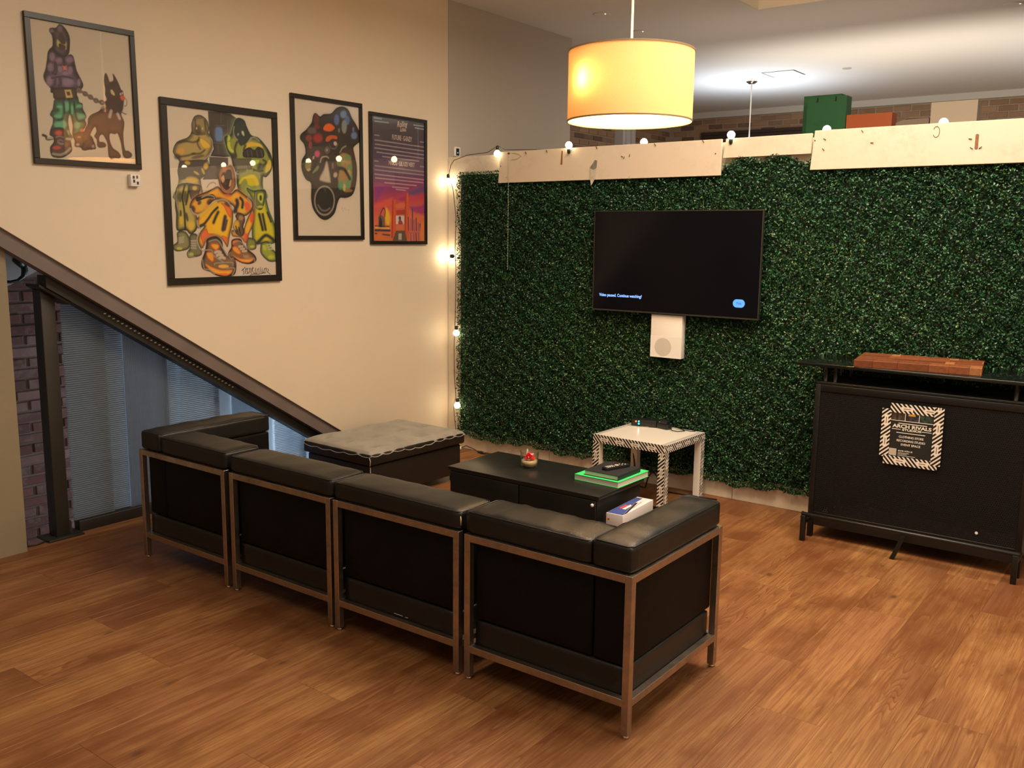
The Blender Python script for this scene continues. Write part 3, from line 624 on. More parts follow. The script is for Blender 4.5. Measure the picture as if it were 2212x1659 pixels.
# ------------------------------------------------------------------ ottoman
ot = thing('storage_ottoman', 'dark storage ottoman with a worn grey buttoned top by the cream wall', 'ottoman', (.485, -1.225, 0), math.radians(-1.5))
ow, ol = .67, .93
obj('body', MB().box(-ow/2+.022, ow/2-.022, -ol/2+.022, ol/2-.022, .05, .268), MT['brown_leather'], ot, bevel=.012, seg=3)
obj('lid_side', MB().box(-ow/2, ow/2, -ol/2, ol/2, .274, .352), MT['brown_leather'], ot, bevel=.015, seg=3)
for sx in (-1, 1):
    for sy in (-1, 1):
        obj('leg', MB().box(sx*(ow/2-.055)-.025, sx*(ow/2-.055)+.025, sy*(ol/2-.055)-.025, sy*(ol/2-.055)+.025, 0, .052), MT['black_wood'], ot, bevel=.003)
vs = []; fs = []; nx, ny = 40, 56; r7 = random.Random(4)
btn = [(-.5+(i+.5)/3, -.5+(j+.5)/4) for i in range(3) for j in range(4)]
for i in range(nx+1):
    for j in range(ny+1):
        u_, v_ = -.5+i/nx, -.5+j/ny; x, y = u_*(ow+.004), v_*(ol+.004); e = min(.5-abs(u_), .5-abs(v_)); ed = 1-math.exp(-e*26)
        z = .352+.030*ed+.006*math.sin(x*19+1)*math.sin(y*15)*ed
        for bx, by in btn:
            dx, dy = (u_-bx)*ow, (v_-by)*ol; d2 = math.hypot(dx, dy); z -= .030*math.exp(-(d2/.036)**2)*ed
            # folds radiating diagonally
            a = min(abs(dx-dy), abs(dx+dy)); z -= .011*math.exp(-(a/.013)**2)*math.exp(-(d2/.12)**2)*ed
        if e < 1e-6: z = .340-.010*abs(math.sin(x*23+y*31))-.012*max(0, math.sin(y*9+x*5))
        vs.append((x, y, z))
for i in range(nx):
    for j in range(ny): a = i*(ny+1)+j; fs.append((a, a+ny+1, a+ny+2, a+1))
obj('worn_top', MB().add(vs, fs), MT['grey_fabric'], ot, True)
for bx, by in btn: obj('button', MB().lathe([(0, .362), (.007, .3605), (.009, .356)], 10, (bx*ow, by*ol, 0)), MT['grey_fabric'], ot, True)
obj('corner_piping', MB().tube([(ow/2-.006, -ol/2-.000, .335), (ow/2+.000, -ol/2+.004, .31), (ow/2-.003, -ol/2+.003, .277)], .003, 5), MT['silver'], ot, True)
obj('seam_edge', join_boxes([(ow/2-.024, ow/2-.0205, -ol/2+.0215, -ol/2+.025, .13, .262)]), MT['silver'], ot)
# ------------------------------------------------------------------ coffee table
ct = thing('coffee_table', 'low black coffee table with a white knob, behind the sofas', 'coffee table', (2.028, -1.485, 0))
hx, hy = .528, .245
obj('table_top', MB().box(-hx, hx, -hy, hy, .378, .400), MT['black_wood'], ct, bevel=.002)
obj('body', MB().box(-hx+.014, hx-.016, -hy+.012, hy-.012, .03, .377), MT['black_wood'], ct, bevel=.002)
obj('plinth', MB().box(-hx+.04, hx-.04, -hy+.04, hy-.04, 0, .032), MT['black_wood'], ct)
for a, b_ in ((-hx+.02, -.006), (.006, hx-.02)):
    dr = obj('drawer_front', MB().box(a, b_, -hy-.001, -hy+.0115, .05, .372), MT['black_wood'], ct, bevel=.0015)
    if a > 0:
        kn = obj('knob', MB().lathe([(.003, -.244-.001), (.003, -.256), (.0095, -.259), (.009, -.264), (0, -.266)], 14, (.497, 0, .352), axis=1), MT['white_plastic'], dr, True)
pd = obj('pull_out_tray', join_boxes([(hx-.016, hx+.19, -hy+.02, hy-.02, .06, .240), (hx+.178, hx+.19, -hy+.02, hy-.02, .240, .258), (hx-.016, hx+.178, -hy+.02, -hy+.032, .240, .258), (hx-.016, hx+.178, hy-.032, hy-.02, .240, .258)]), MT['black_wood'], ct)
bx = thing('carton', 'white and dark blue printed carton at the right end of the coffee table', 'box', (2.652, -1.56, .2405), math.radians(3))
bl, bw, bh = .365, .098, .090
cb = obj('carton_body', MB().box(-bw/2, bw/2, -bl/2, bl/2, 0, bh), MT['white_box'], bx, bevel=.0015)
zt = bh+.0006
obj('blue_panel', MB().prism([(-bw/2+.003, -bl/2+.004), (bw/2-.002, -bl/2+.004), (bw/2-.006, -bl/2+.02), (-.005, .06), (-.008, .165), (-bw/2+.003, .165)], zt, zt+.0004), MT['blue_box'], bx)
obj('black_stripe', MB().prism([(bw/2-.002, -bl/2+.01), (bw/2-.001, -bl/2+.05), (.008, .075), (-.003, .062)], zt+.0005, zt+.0009), MT['ink'], bx)
obj('red_stripe', MB().prism([(.030, -.03), (.033, -.03), (.020, .10), (.017, .10)], zt+.0005, zt+.0009), MT['red_print'], bx)
obj('red_print', MB().prism([(-.030, -.075), (-.012, -.075), (-.012, .0), (-.030, .0)], zt+.0005, zt+.0009), MT['red_print'], bx)
obj('white_print', MB().prism([(-.008, -.08), (.010, -.08), (.008, .0), (-.008, .02)], zt+.0005, zt+.0009), MT['white_box'], bx)
obj('end_print', MB().prism([(-bw/2+.008, .05), (-.030, .052), (-.028, .062), (-bw/2+.008, .060)], -bl/2-.0006, -bl/2-.0002, axis=1), MT['red_print'], bx)
obj('shrink_wrap', MB().tube([(-bw/2, -bl/2-.001, .085), (-bw/2-.008, -bl/2-.004, .065), (-bw/2-.004, -bl/2-.003, .04), (-bw/2, -bl/2-.001, .01)], .004, 6), MT['glassware'], bx, True)
# books, remote, candle glass
def book(name, label, loc, rz, w_, d_, h_, cover, spine_right=False):
    t = thing(name, label, 'book', loc, rz); c = .003
    obj('cover', join_boxes([(-w_/2, w_/2, -d_/2, d_/2, 0, c), (-w_/2, w_/2, -d_/2, d_/2, h_-c, h_)]+([(w_/2-c, w_/2, -d_/2, d_/2, c, h_-c)] if spine_right else [(-w_/2, -w_/2+c, -d_/2, d_/2, c, h_-c)])), cover, t, bevel=.0008, seg=1)
    obj('pages', MB().box(-w_/2+(.004 if spine_right else c), w_/2-(c if spine_right else .004), -d_/2+.004, d_/2-.004, c, h_-c), MT['paper_white'], t); return t
book('hardback_book', 'large bright green hardback book on the coffee table', (2.410, -1.352, .4005), math.radians(-1), .288, .335, .035, MT['green_book'])
bb = book('hardback_book', 'black hardback book lying on the larger green one', (2.425, -1.375, .436), math.radians(0), .222, .250, .028, MT['black_book'], True)
rm = thing('remote_control', 'black remote control lying on the black book', 'remote control', (2.438, -1.358, .4642), math.radians(-17))
obj('casing', MB().prism(rrect(-.022, .022, -.092, .092, .010), 0, .017), MT['black_plastic'], rm, bevel=.003)
for i, (x, y, s) in enumerate([(x, y, .0038) for y in (-.07, -.055, -.04, -.025) for x in (-.012, 0, .012)]+[(-.011, .06, .004), (.011, .06, .004), (-.010, .035, .004), (.011, .035, .004)]):
    obj('button', MB().lathe([(s, .0165), (s, .0185), (s*.6, .0195), (0, .0195)], 8, (x, y, 0)), MT['white_plastic'] if i % 3 else MT['silver'], rm)
obj('button_ring', MB().lathe([(.008, .0165), (.013, .0165), (.013, .0190), (.008, .0190)], 14, (0, .005, 0)), MT['silver'], rm)
cg = thing('candle_glass', 'glass tumbler holding a red flower over clear wax on the coffee table', 'candle', (1.895, -1.445, .4005)); cg.scale = (1.2, 1.2, 1.2)
obj('tumbler', MB().lathe([(0, 0), (.036, 0), (.040, .006), (.0475, .082), (.0455, .082), (.038, .010), (0, .010)], 32), MT['glassware'], cg, True)
obj('wax', MB().lathe([(0, .0105), (.0372, .0105), (.0405, .036), (0, .036)], 32), MT['gel'], cg, True)
fm = MB(); r8 = random.Random(2)
for ring_, (n_, rad, tilt, zz) in enumerate(((9, .030, .35, .040), (8, .024, .65, .045), (6, .016, .95, .050), (4, .008, 1.25, .054))):
    for i in range(n_):
        a = 2*PI*i/n_+ring_*.5+r8.uniform(-.15, .15); ct_, st_ = math.cos(a), math.sin(a); L_ = .021
        def PP(r_, s_, z_): return (ct_*r_-st_*s_, st_*r_+ct_*s_, z_)
        b0 = rad*.35; pts = [PP(b0, -.003, zz), PP(b0, .003, zz), PP(b0+L_*.6*math.cos(tilt), .011, zz+L_*.6*math.sin(tilt)), PP(b0+L_*math.cos(tilt), .005, zz+L_*math.sin(tilt)-.001), PP(b0+L_*math.cos(tilt), -.005, zz+L_*math.sin(tilt)-.001), PP(b0+L_*.6*math.cos(tilt), -.011, zz+L_*.6*math.sin(tilt))]
        fm.add(pts, [(0, 1, 2, 5), (5, 2, 3, 4)])
obj('red_flower', fm, MT['red'], cg)
# ------------------------------------------------------------------ white side table with striped tape
la = thing('side_table', 'white square side table edged with black and white striped tape', 'side table', (2.0962, -.3358, 0), -.0240)
obj('table_top', MB().box(-.275, .275, -.275, .275, .400, .450), MT['white_lam'], la, bevel=.0012, seg=1)
def tape(par, o, U, V, L_, W_, mat='tape', u0=0, v0=0, name='tape_strip'):
    o, U, V = Vector(o), Vector(U), Vector(V); me = bpy.data.meshes.new(name); n_ = U.cross(V).normalized()*.0006
    ps = [o, o+U*L_, o+U*L_+V*W_, o+V*W_]; me.from_pydata([tuple(p+n_) for p in ps]+[tuple(p+n_*.2) for p in ps], [], [(0, 1, 2, 3), (4, 7, 6, 5), (0, 4, 5, 1), (1, 5, 6, 2), (2, 6, 7, 3), (3, 7, 4, 0)])
    uvl = me.uv_layers.new(name='UVMap'); uvs = [(u0, v0), (u0+L_, v0), (u0+L_, v0+W_), (u0, v0+W_)]*2
    for lp in me.loops: uvl.data[lp.index].uv = uvs[lp.vertex_index]
    return link(name, me, MT[mat], par)
a = .275
legs = {}
for sx in (-1, 1):
    for sy in (-1, 1):
        xa, xb = sorted((sx*a, sx*(a-.05))); ya, yb = sorted((sy*a, sy*(a-.05))); legs[(sx, sy)] = obj('leg', MB().box(xa, xb, ya, yb, 0, .400), MT['white_lam'], la, bevel=.001, seg=1)
tape(la, (-a, -a, .398), (1, 0, 0), (0, 0, 1), .55, .052); tape(la, (a, -a, .398), (0, 1, 0), (0, 0, 1), .55, .052, u0=.03)
tape(la, (a, a, .398), (-1, 0, 0), (0, 0, 1), .55, .052); tape(la, (-a, a, .398), (0, -1, 0), (0, 0, 1), .55, .052)
tape(la, (-a, -a, .4502), (1, 0, 0), (0, 1, 0), .55, .009, v0=.052)
for (sx, sy), lg in legs.items():
    tape(lg, (a if sx > 0 else -a+.05, sy*a, 0) if sy < 0 else ((a-.05) if sx > 0 else -a, a, 0), (0, 0, 1), (-1, 0, 0) if sy < 0 else (1, 0, 0), .398, .05, u0=.02*(sx+2))
    tape(lg, (sx*a, (-a if sy < 0 else a-.05) if sx > 0 else (-a+.05 if sy < 0 else a), 0), (0, 0, 1), (0, 1, 0) if sx > 0 else (0, -1, 0), .398, .05, u0=.017*(sy+2)) if sx < 0 else tape(lg, (a, -a if sy < 0 else a-.05, .398), (0, 0, -1), (0, 1, 0), .398, .05, u0=.017*(sy+2))
MT['grey_tape'] = simple('pale_grey_tape', (.50, .47, .45), .35)
for o_, U, V in (((a-.036, -a+.01, .4503), (1, 0, 0), (0, 1, 0)), ((-a+.004, -a+.01, .4503), (1, 0, 0), (0, 1, 0))): tape(la, o_, U, V, .03, .53, 'grey_tape', name='edge_tape')
tape(la, (-a+.04, a-.036, .4503), (1, 0, 0), (0, 1, 0), .47, .03, 'grey_tape', name='edge_tape')
md = thing('modem', 'black modem with red and cyan lights on the white side table', 'modem', (1.955, -.135, .4512), math.radians(18))
obj('casing', MB().prism(rrect(-.095, .085, -.045, .045, .012), 0, .046), MT['black_plastic'], md, bevel=.004)
for x, z, cname, c_ in ((-.060, .036, 'red_light', (1, .08, .02)), (-.040, .037, 'cyan_light', (.02, .75, .85)), (-.040, .020, 'cyan_light', (.02, .75, .85))):
    obj(cname, MB().lathe([(0, -.0475), (.0055, -.0470), (.0055, -.0440)], 10, (x, 0, z), axis=1), emis(cname, c_, 5), md)
ad = thing('power_adapter', 'black power adapter with tangled lead beside the modem', 'power adapter', (2.105, -.135, .4512), math.radians(-12))
obj('brick', MB().prism(rrect(-.055, .045, -.028, .028, .010), 0, .034), MT['black_plastic'], ad, bevel=.004)
obj('plug', MB().prism(rrect(-.03, .03, -.02, .02, .006), .0345, .058), MT['black_plastic'], ad, bevel=.003)
obj('lead', MB().tube([(.045, 0, .012), (.09, -.028, .004), (.13, -.02, .004), (.15, .03, .004), (.11, .05, .006), (.06, .03, .02), (.10, .06, .004), (.18, .055, .004), (.20, .085, .004)], .0028, 6), MT['blackcable'], ad, True)
tag(obj('cable', MB().tube([(1.86, -.11, .454), (1.80, -.15, .4535), (1.86, -.21, .4535), (1.95, -.20, .4535), (2.0, -.165, .4535)], .0016, 5), MT['smudge2'], smooth=True), 'thin pale cable lying on the side table in front of the modem', 'cable')
tag(obj('cable', MB().tube([(1.80, -.045, .47), (1.795, -.052, .40), (1.83, -.09, .30), (1.862, -.11, .16), (1.88, -.12, .05), (1.92, -.13, .006), (1.97, -.14, .006), (1.99, -.13, .09), (2.02, -.12, .13), (2.055, -.12, .09), (2.08, -.125, .02), (2.12, -.14, .006), (2.5, -.10, .006)], .0055, 8), MT['blackcable'], smooth=True), 'black cable looping down behind the white side table', 'cable')
# ------------------------------------------------------------------ bar counter
ba = thing('bar_counter', 'black metal bar counter with a perforated front and a foot rail', 'bar counter', (3.82, -.45, 0))
bx0, bx1 = -.578, .560
obj('front_panel', MB().box(bx0+.03, bx1-.03, 0, .002, .155, .885), MT['perf'], ba)
obj('lower_skirt', MB().box(bx0+.03, bx1-.03, .001, .004, .075, .152), MT['black_metal'], ba)
obj('upper_beam', MB().box(bx0+.03, bx1-.03, -.006, .024, .886, .925), MT['black_metal'], ba, bevel=.002); obj('lower_beam', MB().box(bx0+.03, bx1-.03, -.002, .02, .145, .156), MT['black_metal'], ba, bevel=.002)
for x in (bx0, bx1-.03):
    for y in (-.006, .36): obj('leg', MB().box(x, x+.03, y, y+.03, 0, .925), MT['black_metal'], ba, bevel=.002)
obj('side_panel', MB().box(bx0+.004, bx0+.008, .026, .355, .10, .90), MT['black_metal'], ba); obj('side_panel', MB().box(bx1-.008, bx1-.004, .026, .355, .10, .90), MT['black_metal'], ba)
obj('counter_shelf', MB().box(bx0+.002, bx1-.002, .002, .388, .926, .940), MT['black_wood'], ba, bevel=.002)
for x in (bx0+.045, bx0+.10, bx1-.10, bx1-.045):
    for y in (.03, .33): obj('standoff', MB().lathe([(.016, .9405), (.012, .944), (.012, 1.026), (.018, 1.030)], 16, (x, y, 0)), MT['black_metal'], ba, True)
obj('counter_top', MB().box(-.690, .690, -.035, .400, 1.0305, 1.050), MT['bartop'], ba, bevel=.003)
fr = obj('foot_rail', MB().tube([(-.578, -.088, .160), (-.575, -.105, .162), (0, -.108, .162), (.56, -.108, .162), (.565, -.088, .162)], .0125, 12), MT['black_metal'], ba, True)
for x in (-.567, .548): obj('rail_leg', join_boxes([(x-.014, x+.014, -.120, -.095, 0, .155), (x-.012, x+.012, -.095, -.005, .105, .125)]), MT['black_metal'], ba, bevel=.002)
obj('rail_leg', MB().prism([(-.070, 0), (-.046, 0), (.012, .155), (-.012, .155)], -.118, -.095, axis=1), MT['black_metal'], ba)
obj('sticker_dot', MB().lathe([(0, -.0030), (.008, -.0026), (.008, -.0004)], 12, (.338, 0, .205), axis=1), MT['white_plastic'], ba)
# end grain chopping board
cbz = 1.0505; cbd = thing('chopping_board', 'thick chequered wooden chopping board on the black counter top', 'chopping board', (3.752, -.245, cbz), math.radians(8.3))
def wood_piece(name, c1, c2):
    m, nt, b, out = newmat(name); k = N(nt); v = k.obj(); r = k.n('ShaderNodeObjectInfo').outputs['Random']
    c = k.mix(r, c1, c2); n_ = k.noise(k.mapping(v, (12, 3, 12)), 6, 4); c = k.mix(k.ramp(n_, [(.4, 0.0), (.7, .5)]), c, tuple(x*.5 for x in c1)); k.l(c, b.inputs[0]); b.inputs['Roughness'].default_value = .45; return m
MT['chop'] = wood_piece('chopping_block_wood', lin((104, 54, 28)), lin((140, 80, 44))); MT['chop_light'] = wood_piece('chopping_block_maple', lin((170, 112, 66)), lin((158, 102, 58)))
ys = [-.20, -.10, 0, .10, .20]; rq = random.Random(8)
for j in range(4):
    x = -.325
    while x < .324:
        L_ = min(rq.choice([.05, .10, .13, .16]), .325-x); li_ = L_ < .06
        obj('wood_block', MB().box(x+.0003, x+L_-.0003, ys[j]+.0003, ys[j+1]-.0003, 0, .040), MT['chop_light' if li_ else 'chop'], cbd, bevel=.001, seg=1); x += L_
# event poster taped on the front
def raster(name, corner, U, V, W_, H_, nx, ny, fn, mat, par):
    """flat printed sheet; fn(u,v,P) -> colours, u,v in metres from the lower left corner"""
    uu, vv_ = np.meshgrid(np.linspace(0, W_, nx+1), np.linspace(0, H_, ny+1)); U, V, C0 = np.array(U), np.array(V), np.array(corner)
    P_ = C0+uu[..., None]*U+vv_[..., None]*V; col_ = fn(uu, vv_, P_)
    me = bpy.data.meshes.new(name); me.vertices.add(P_.size//3); me.vertices.foreach_set('co', P_.reshape(-1).astype(np.float32))
    idx = np.arange((nx+1)*(ny+1)).reshape(ny+1, nx+1); q_ = np.stack([idx[:-1, :-1], idx[:-1, 1:], idx[1:, 1:], idx[1:, :-1]], -1).reshape(-1)
    me.loops.add(len(q_)); me.polygons.add(nx*ny); me.loops.foreach_set('vertex_index', q_.astype(np.int32)); me.polygons.foreach_set('loop_start', np.arange(0, len(q_), 4, dtype=np.int32)); me.polygons.foreach_set('loop_total', np.full(nx*ny, 4, np.int32)); me.update(calc_edges=True)
    ca_ = me.color_attributes.new('Col', 'FLOAT_COLOR', 'POINT'); rgb = np.concatenate([col_.reshape(-1, 3), np.ones((P_.size//3, 1))], 1); ca_.data.foreach_set('color', rgb.astype(np.float32).reshape(-1)); return link(name, me, mat, par)
pp = thing('event_poster', 'black and white poster with striped tape edges on the bar front', 'poster', (3.79, -.4560, .69))
obj('sheet', MB().box(-.115, .115, -.0025, -.0015, -.145, .150), MT['ink'], pp)
def photo_fn(seed, cols_):
    rg = np.random.default_rng(seed)
    def f(u, v, P_):
        n_ = rg.uniform(0, 1, (6, 7)); a_ = (v/.062*4.99).astype(int).clip(0, 5); b2 = (u/.066*5.99).astype(int).clip(0, 6); t_ = n_[a_, b2][..., None]
        return np.array(cols_[0])*(1-t_)+np.array(cols_[1])*t_
    return f
for x, sd, cl in ((-.108, 1, ((.015, .01, .008), (.12, .07, .045))), (-.036, 2, ((.012, .01, .012), (.06, .05, .08))), (.036, 3, ((.006, .02, .012), (.05, .08, .06)))):
    raster('poster_photo', (x, -.0032, .082), (1, 0, 0), (0, 0, 1), .068, .062, 24, 24, photo_fn(sd, cl), MT['print'], pp)
obj('yellow_sign', MB().box(-.022, .014, -.0040, -.0034, .110, .128), simple('amber_print', (.62, .34, .04), .5), pp)
obj('rule_line', join_boxes([(-.115, .112, -.0038, -.0030, .077, .080), (-.040, -.037, -.0038, -.0030, .08, .146), (.033, .036, -.0038, -.0030, .08, .146), (-.072, .078, -.0036, -.0028, .062, .066), (-.105, -.058, -.0036, -.0028, .028, .031), (.052, .103, -.0036, -.0028, .028, .031), (-.080, .072, -.0036, -.0028, .009, .0125)]), MT['ink_white'], pp)
T = lambda s, z, h, fit, x=0.0, b=.0: put_text('lettering', s, h, MT['ink_white'], pp, (x, -.0035, z), (1, 0, 0), (0, 0, 1), 'CENTER', b, fit=fit)
T('ARCH RIVALS', .047, .026, .205, 0, .0009); T('STUDIOS', .0285, .017, .100, 0, .0006); T('CLOTHING STORE', -.012, .017, .130, 0, .0003); T('RECORDING STUDIO', -.034, .017, .150, 0, .0003); T('EVENT SPACE', -.056, .017, .102, 0, .0003)
T('BOOK WITH US', -.092, .012, .075, -.025, .0002)
obj('rule_line', join_boxes([(-.064, -.004, -.0036, -.0028, -.104, -.102), (-.064, -.016, -.0036, -.0028, -.111, -.109), (-.064, .028, -.0036, -.0028, -.119, -.117)]), MT['ink_white'], pp)
obj('pale_square', MB().box(-.112, -.072, -.0036, -.0028, -.122, -.082), MT['beigebag'], pp)
for o_, U, V, L_ in (((-.113, -.0042, -.135), (0, 0, 1), (-1, 0, 0), .275), ((.160, -.0050, -.150), (0, 0, 1), (-1, 0, 0), .325)):
    q_ = tape(pp, o_, U, V, L_, .05)
tape(pp, (-.120, -.0046, .122), (1, 0, 0), (0, 0, 1), .235, .052); tape(pp, (-.140, -.0046, -.175), (1, 0, 0), (0, 0, 1), .285, .050)
# ------------------------------------------------------------------ television and console
tv = thing('television', 'black wall television with blue paused message on the hedge', 'television', (2.107, -.120, 1.592), 0)
tw, th = 1.252, .700
obj('back_housing', MB().box(-tw/2+.05, tw/2-.05, .020, .050, -th/2+.05, th/2-.05), MT['black_plastic'], tv, bevel=.006)
obj('mount', MB().box(-.2, .2, .05, .105, -.15, .15), MT['black_metal'], tv)
obj('bezel', join_boxes([(-tw/2, tw/2, -.001, .020, -th/2, -th/2+.010), (-tw/2, tw/2, -.001, .020, th/2-.006, th/2), (-tw/2, -tw/2+.006, -.001, .020, -th/2+.010, th/2-.006), (tw/2-.006, tw/2, -.001, .020, -th/2+.010, th/2-.006)]), MT['bezel'], tv)
sc_ = obj('screen', MB().box(-tw/2+.006, tw/2-.006, .001, .019, -th/2+.010, th/2-.006), MT['screen'], tv)
put_text('message_text', 'Video paused. Continue watching?', .030, MT['scrtext'], sc_, (-.570, .0004, -.240), (1, 0, 0), (0, 0, 1), 'LEFT', .0004, fit=.345)
obj('button_shape', MB().prism(rrect(.448, .530, -.275, -.222, .0262, 8), .0002, .0008, axis=1), MT['scrbtn'], sc_)
put_text('button_text', 'Yes', .024, MT['scrdark'], sc_, (.489, -.0003, -.248), (1, 0, 0), (0, 0, 1), 'CENTER', .0002)
xb = thing('game_console', 'white upright game console mounted under the television', 'game console', (2.070, -.100, 1.088))
obj('casing', MB().box(-.118, .118, 0, .055, -.148, .148), MT['white_plastic'], xb, bevel=.002)
obj('lower_face', MB().box(-.1175, .1175, -.0012, -.0004, -.1475, -.000), MT['white_plastic'], xb)
obj('round_grille', MB().lathe([(0, -.0018), (.062, -.0018), (.064, -.0012)], 40, (-.020, 0, -.074), axis=1), MT['grey_vent'], xb)
obj('base_strip', MB().box(-.113, .113, .0555, .066, -.143, .143), MT['grey_vent'], xb)
vg = MB()
for i in range(22): vg.box(-.10+i*.009, -.096+i*.009, .004, .05, -.1495, -.1482)
obj('vent_slots', vg, MT['ink'], xb)
obj('bracket', MB().box(-.06, .06, .066, .085, -.10, .12), MT['black_metal'], xb)
# ------------------------------------------------------------------ string lights
sl = thing('string_lights', 'globe string lights running down the corner and along the partition top', 'string lights', (0, 0, 0))
pos = [(.168, -.075, .374, 'd'), (.157, -.075, .972, 'd'), (.045, -.060, 1.592, 'l'), (.057, -.060, 2.184, 'd'), (.558, -.066, 2.380, 'd'), (1.220, -.075, 2.411, 'u'), (1.765, .05, 2.416, 'u'), (2.455, -.045, 2.420, 'u'), (3.040, .05, 2.428, 'u'), (3.709, .05, 2.429, 'u'), (4.4, .05, 2.43, 'u')]
bm_ = MB().lathe([(0, -.026), (.010, -.024), (.019, -.017), (.025, -.006), (.0255, .003), (.021, .014), (.013, .022), (.010, .026)], 18).mesh('bulb', True)
for i, (x, y, z, k_) in enumerate(pos):
    b_ = link('bulb', bm_, MT['bulb'], sl, loc=(x, y, z))
    if k_ == 'u': b_.rotation_euler = (0, math.radians(180), 0)
    if k_ == 'l': b_.rotation_euler = (0, math.radians(90), 0); b_.scale = (1.25, 1.25, 1.25)
    obj('socket', MB().lathe([(.010, .026), (.0125, .030), (.0125, .052), (.006, .060)], 12), MT['black_plastic'], b_, True)
obj('cable', MB().tube([(.20, -.06, .05), (.150, -.062, .12), (.128, -.06, .25), (.120, -.066, .36), (.150, -.070, .44), (.125, -.06, .6), (.120, -.06, .85), (.138, -.070, 1.035), (.135, -.06, 1.2), (.135, -.055, 1.5), (.125, -.055, 1.62), (.135, -.055, 1.9), (.100, -.050, 2.12), (.055, -.05, 2.235), (.070, -.045, 2.31), (.10, -.04, 2.35), (.25, -.045, 2.385), (.45, -.05, 2.395), (.56, -.06, 2.44), (.60, -.03, 2.41), (.85, .03, 2.405), (1.19, .0, 2.385), (1.22, -.02, 2.39), (1.5, .05, 2.40), (2.42, .03, 2.40), (2.455, -.02, 2.40), (3.0, .06, 2.40), (4.5, .06, 2.40)], .0028, 6), MT['cable'], sl, True)
pg = thing('power_plug', 'yellow plug and white connector on the floor at the left foot of the hedge', 'plug', (.185, -.10, 0))
obj('yellow_body', MB().prism([(-.03, .03), (.0, .015), (.035, .05), (.02, .10), (-.025, .11)], -.016, .016, axis=1), MT['yellow'], pg, bevel=.005)
obj('white_connector', MB().tube([(-.03, -.01, .017), (.02, -.01, .022), (.05, .0, .03)], [.016, .017, .012], 10), MT['white_plastic'], pg, True)
obj('cable', MB().tube([(.05, 0, .03), (.10, .0, .055), (.16, .02, .035), (.20, .03, .016)], .004, 6), MT['cable'], pg, True)
obj('inline_switch', MB().tube([(.20, .03, .014), (.235, .035, .012), (.275, .035, .010)], [.008, .013, .007], 8), MT['black_plastic'], pg, True)
obj('cable', MB().tube([(.275, .035, .010), (.40, .05, .006), (.7, .04, .005), (1.2, .05, .005), (1.65, .03, .005)], .004, 6), MT['cable'], pg, True)
# ------------------------------------------------------------------ drum pendant lamp
LX, LY, LZ, LR, LH = 2.525, -1.475, 2.352, .322, .352
dl = thing('pendant_lamp', 'large glowing amber drum pendant lamp hanging over the coffee table', 'lamp', (LX, LY, LZ))
pr = [(LR, 0), (LR+.004, LH)]
n = 64
def ring_wall(r0, r1, z0, z1, n=64): return MB().lathe([(r0, z0), (r1, z0), (r1, z1), (r0, z1), (r0, z0)], n, cap=False)
m = MB(); vs = []; fs = []
for j, z in enumerate(np.linspace(0, LH, 6)):
    for i in range(n): a_ = 2*PI*i/n; vs.append((LR*math.cos(a_), LR*math.sin(a_), z))
for j in range(5):
    for i in range(n): fs.append((j*n+i, j*n+(i+1) % n, (j+1)*n+(i+1) % n, (j+1)*n+i))
me = bpy.data.meshes.new('lamp_shade'); me.from_pydata(vs, [], fs); me.polygons.foreach_set('use_smooth', [True]*len(fs)); link('lamp_shade', me, MT['shade'], dl)
for z in (-.001, LH-.007): obj('shade_trim', ring_wall(LR-.002, LR+.003, z, z+.008), MT['trim_grey'], dl)
sp = MB()
for k_ in range(3):
    a_ = 2*PI*k_/3+.4; sp.tube([(0, 0, LH-.05), (LR*math.cos(a_), LR*math.sin(a_), LH-.004)], .003, 6)
obj('spider', sp, MT['rod'], dl)
obj('stem', MB().tube([(0, 0, LH-.10), (0, 0, H+.5-LZ-.01)], .006, 10), MT['rod'], dl, True)
obj('canopy', MB().lathe([(.01, H+.5-LZ-.05), (.05, H+.5-LZ-.03), (.06, H+.5-LZ-.001)], 24), MT['rod'], dl, True)
for i, (dx, dy, st_) in enumerate(((-.088, -.268, 480), (.13, .11, 400), (.02, -.02, 300))):
    hb = obj('lamp_holder', MB().tube([(0, 0, LH-.10), (dx*.5, dy*.5, LH-.11), (dx, dy, LH-.10)], .008, 8), MT['rod'], dl, True)
    obj('light_bulb', MB().lathe([(0, LH-.205), (.018, LH-.200), (.029, LH-.180), (.029, LH-.165), (.014, LH-.125), (.012, LH-.108)], 16, (dx, dy, 0)), emis('lamp_bulb_glow', (1.0, .66, .32), st_), hb, True)
# ------------------------------------------------------------------ far room: uplit pendant, bags on a cabinet
for (x, y, lb, pw) in ((.458, 4.937, 'slim pendant lamp on a white rod beyond the partition', 75), (5.05, 5.1, 'slim pendant lamp beyond the right end of the partition', 105)):
    fp = thing('pendant_lamp', lb, 'lamp', (x, y, H))
    obj('canopy', MB().lathe([(0, -.035), (.035, -.032), (.065, -.012), (.065, -.001)], 24), MT['foot'], fp, True)
    obj('stem', MB().tube([(0, 0, -.03), (0, 0, -1.15)], .008, 8), MT['rod'], fp, True)
    obj('bowl', MB().lathe([(.02, -1.20), (.16, -1.17), (.24, -1.08), (.245, -1.08), (.165, -1.18), (.02, -1.21)], 32), MT['rod'], fp, True)
    light('uplight', 'SPOT', (x, y, H-1.10), pw, COOL, .12, rot=(PI, 0, 0), spot=math.radians(150), blend=1.0)
light('far_room_light', 'AREA', (2.5, 3.6, 2.2), 34, (1.0, .90, .76), 3.0, 1.5, (math.radians(125), 0, 0))
light('ceiling_fill', 'AREA', (2.0, 2.2, 1.9), 10, (1.0, .84, .68), 3.0, .8, (math.radians(165), 0, 0))  # added unseen fill, brightens the near ceiling and grey wall
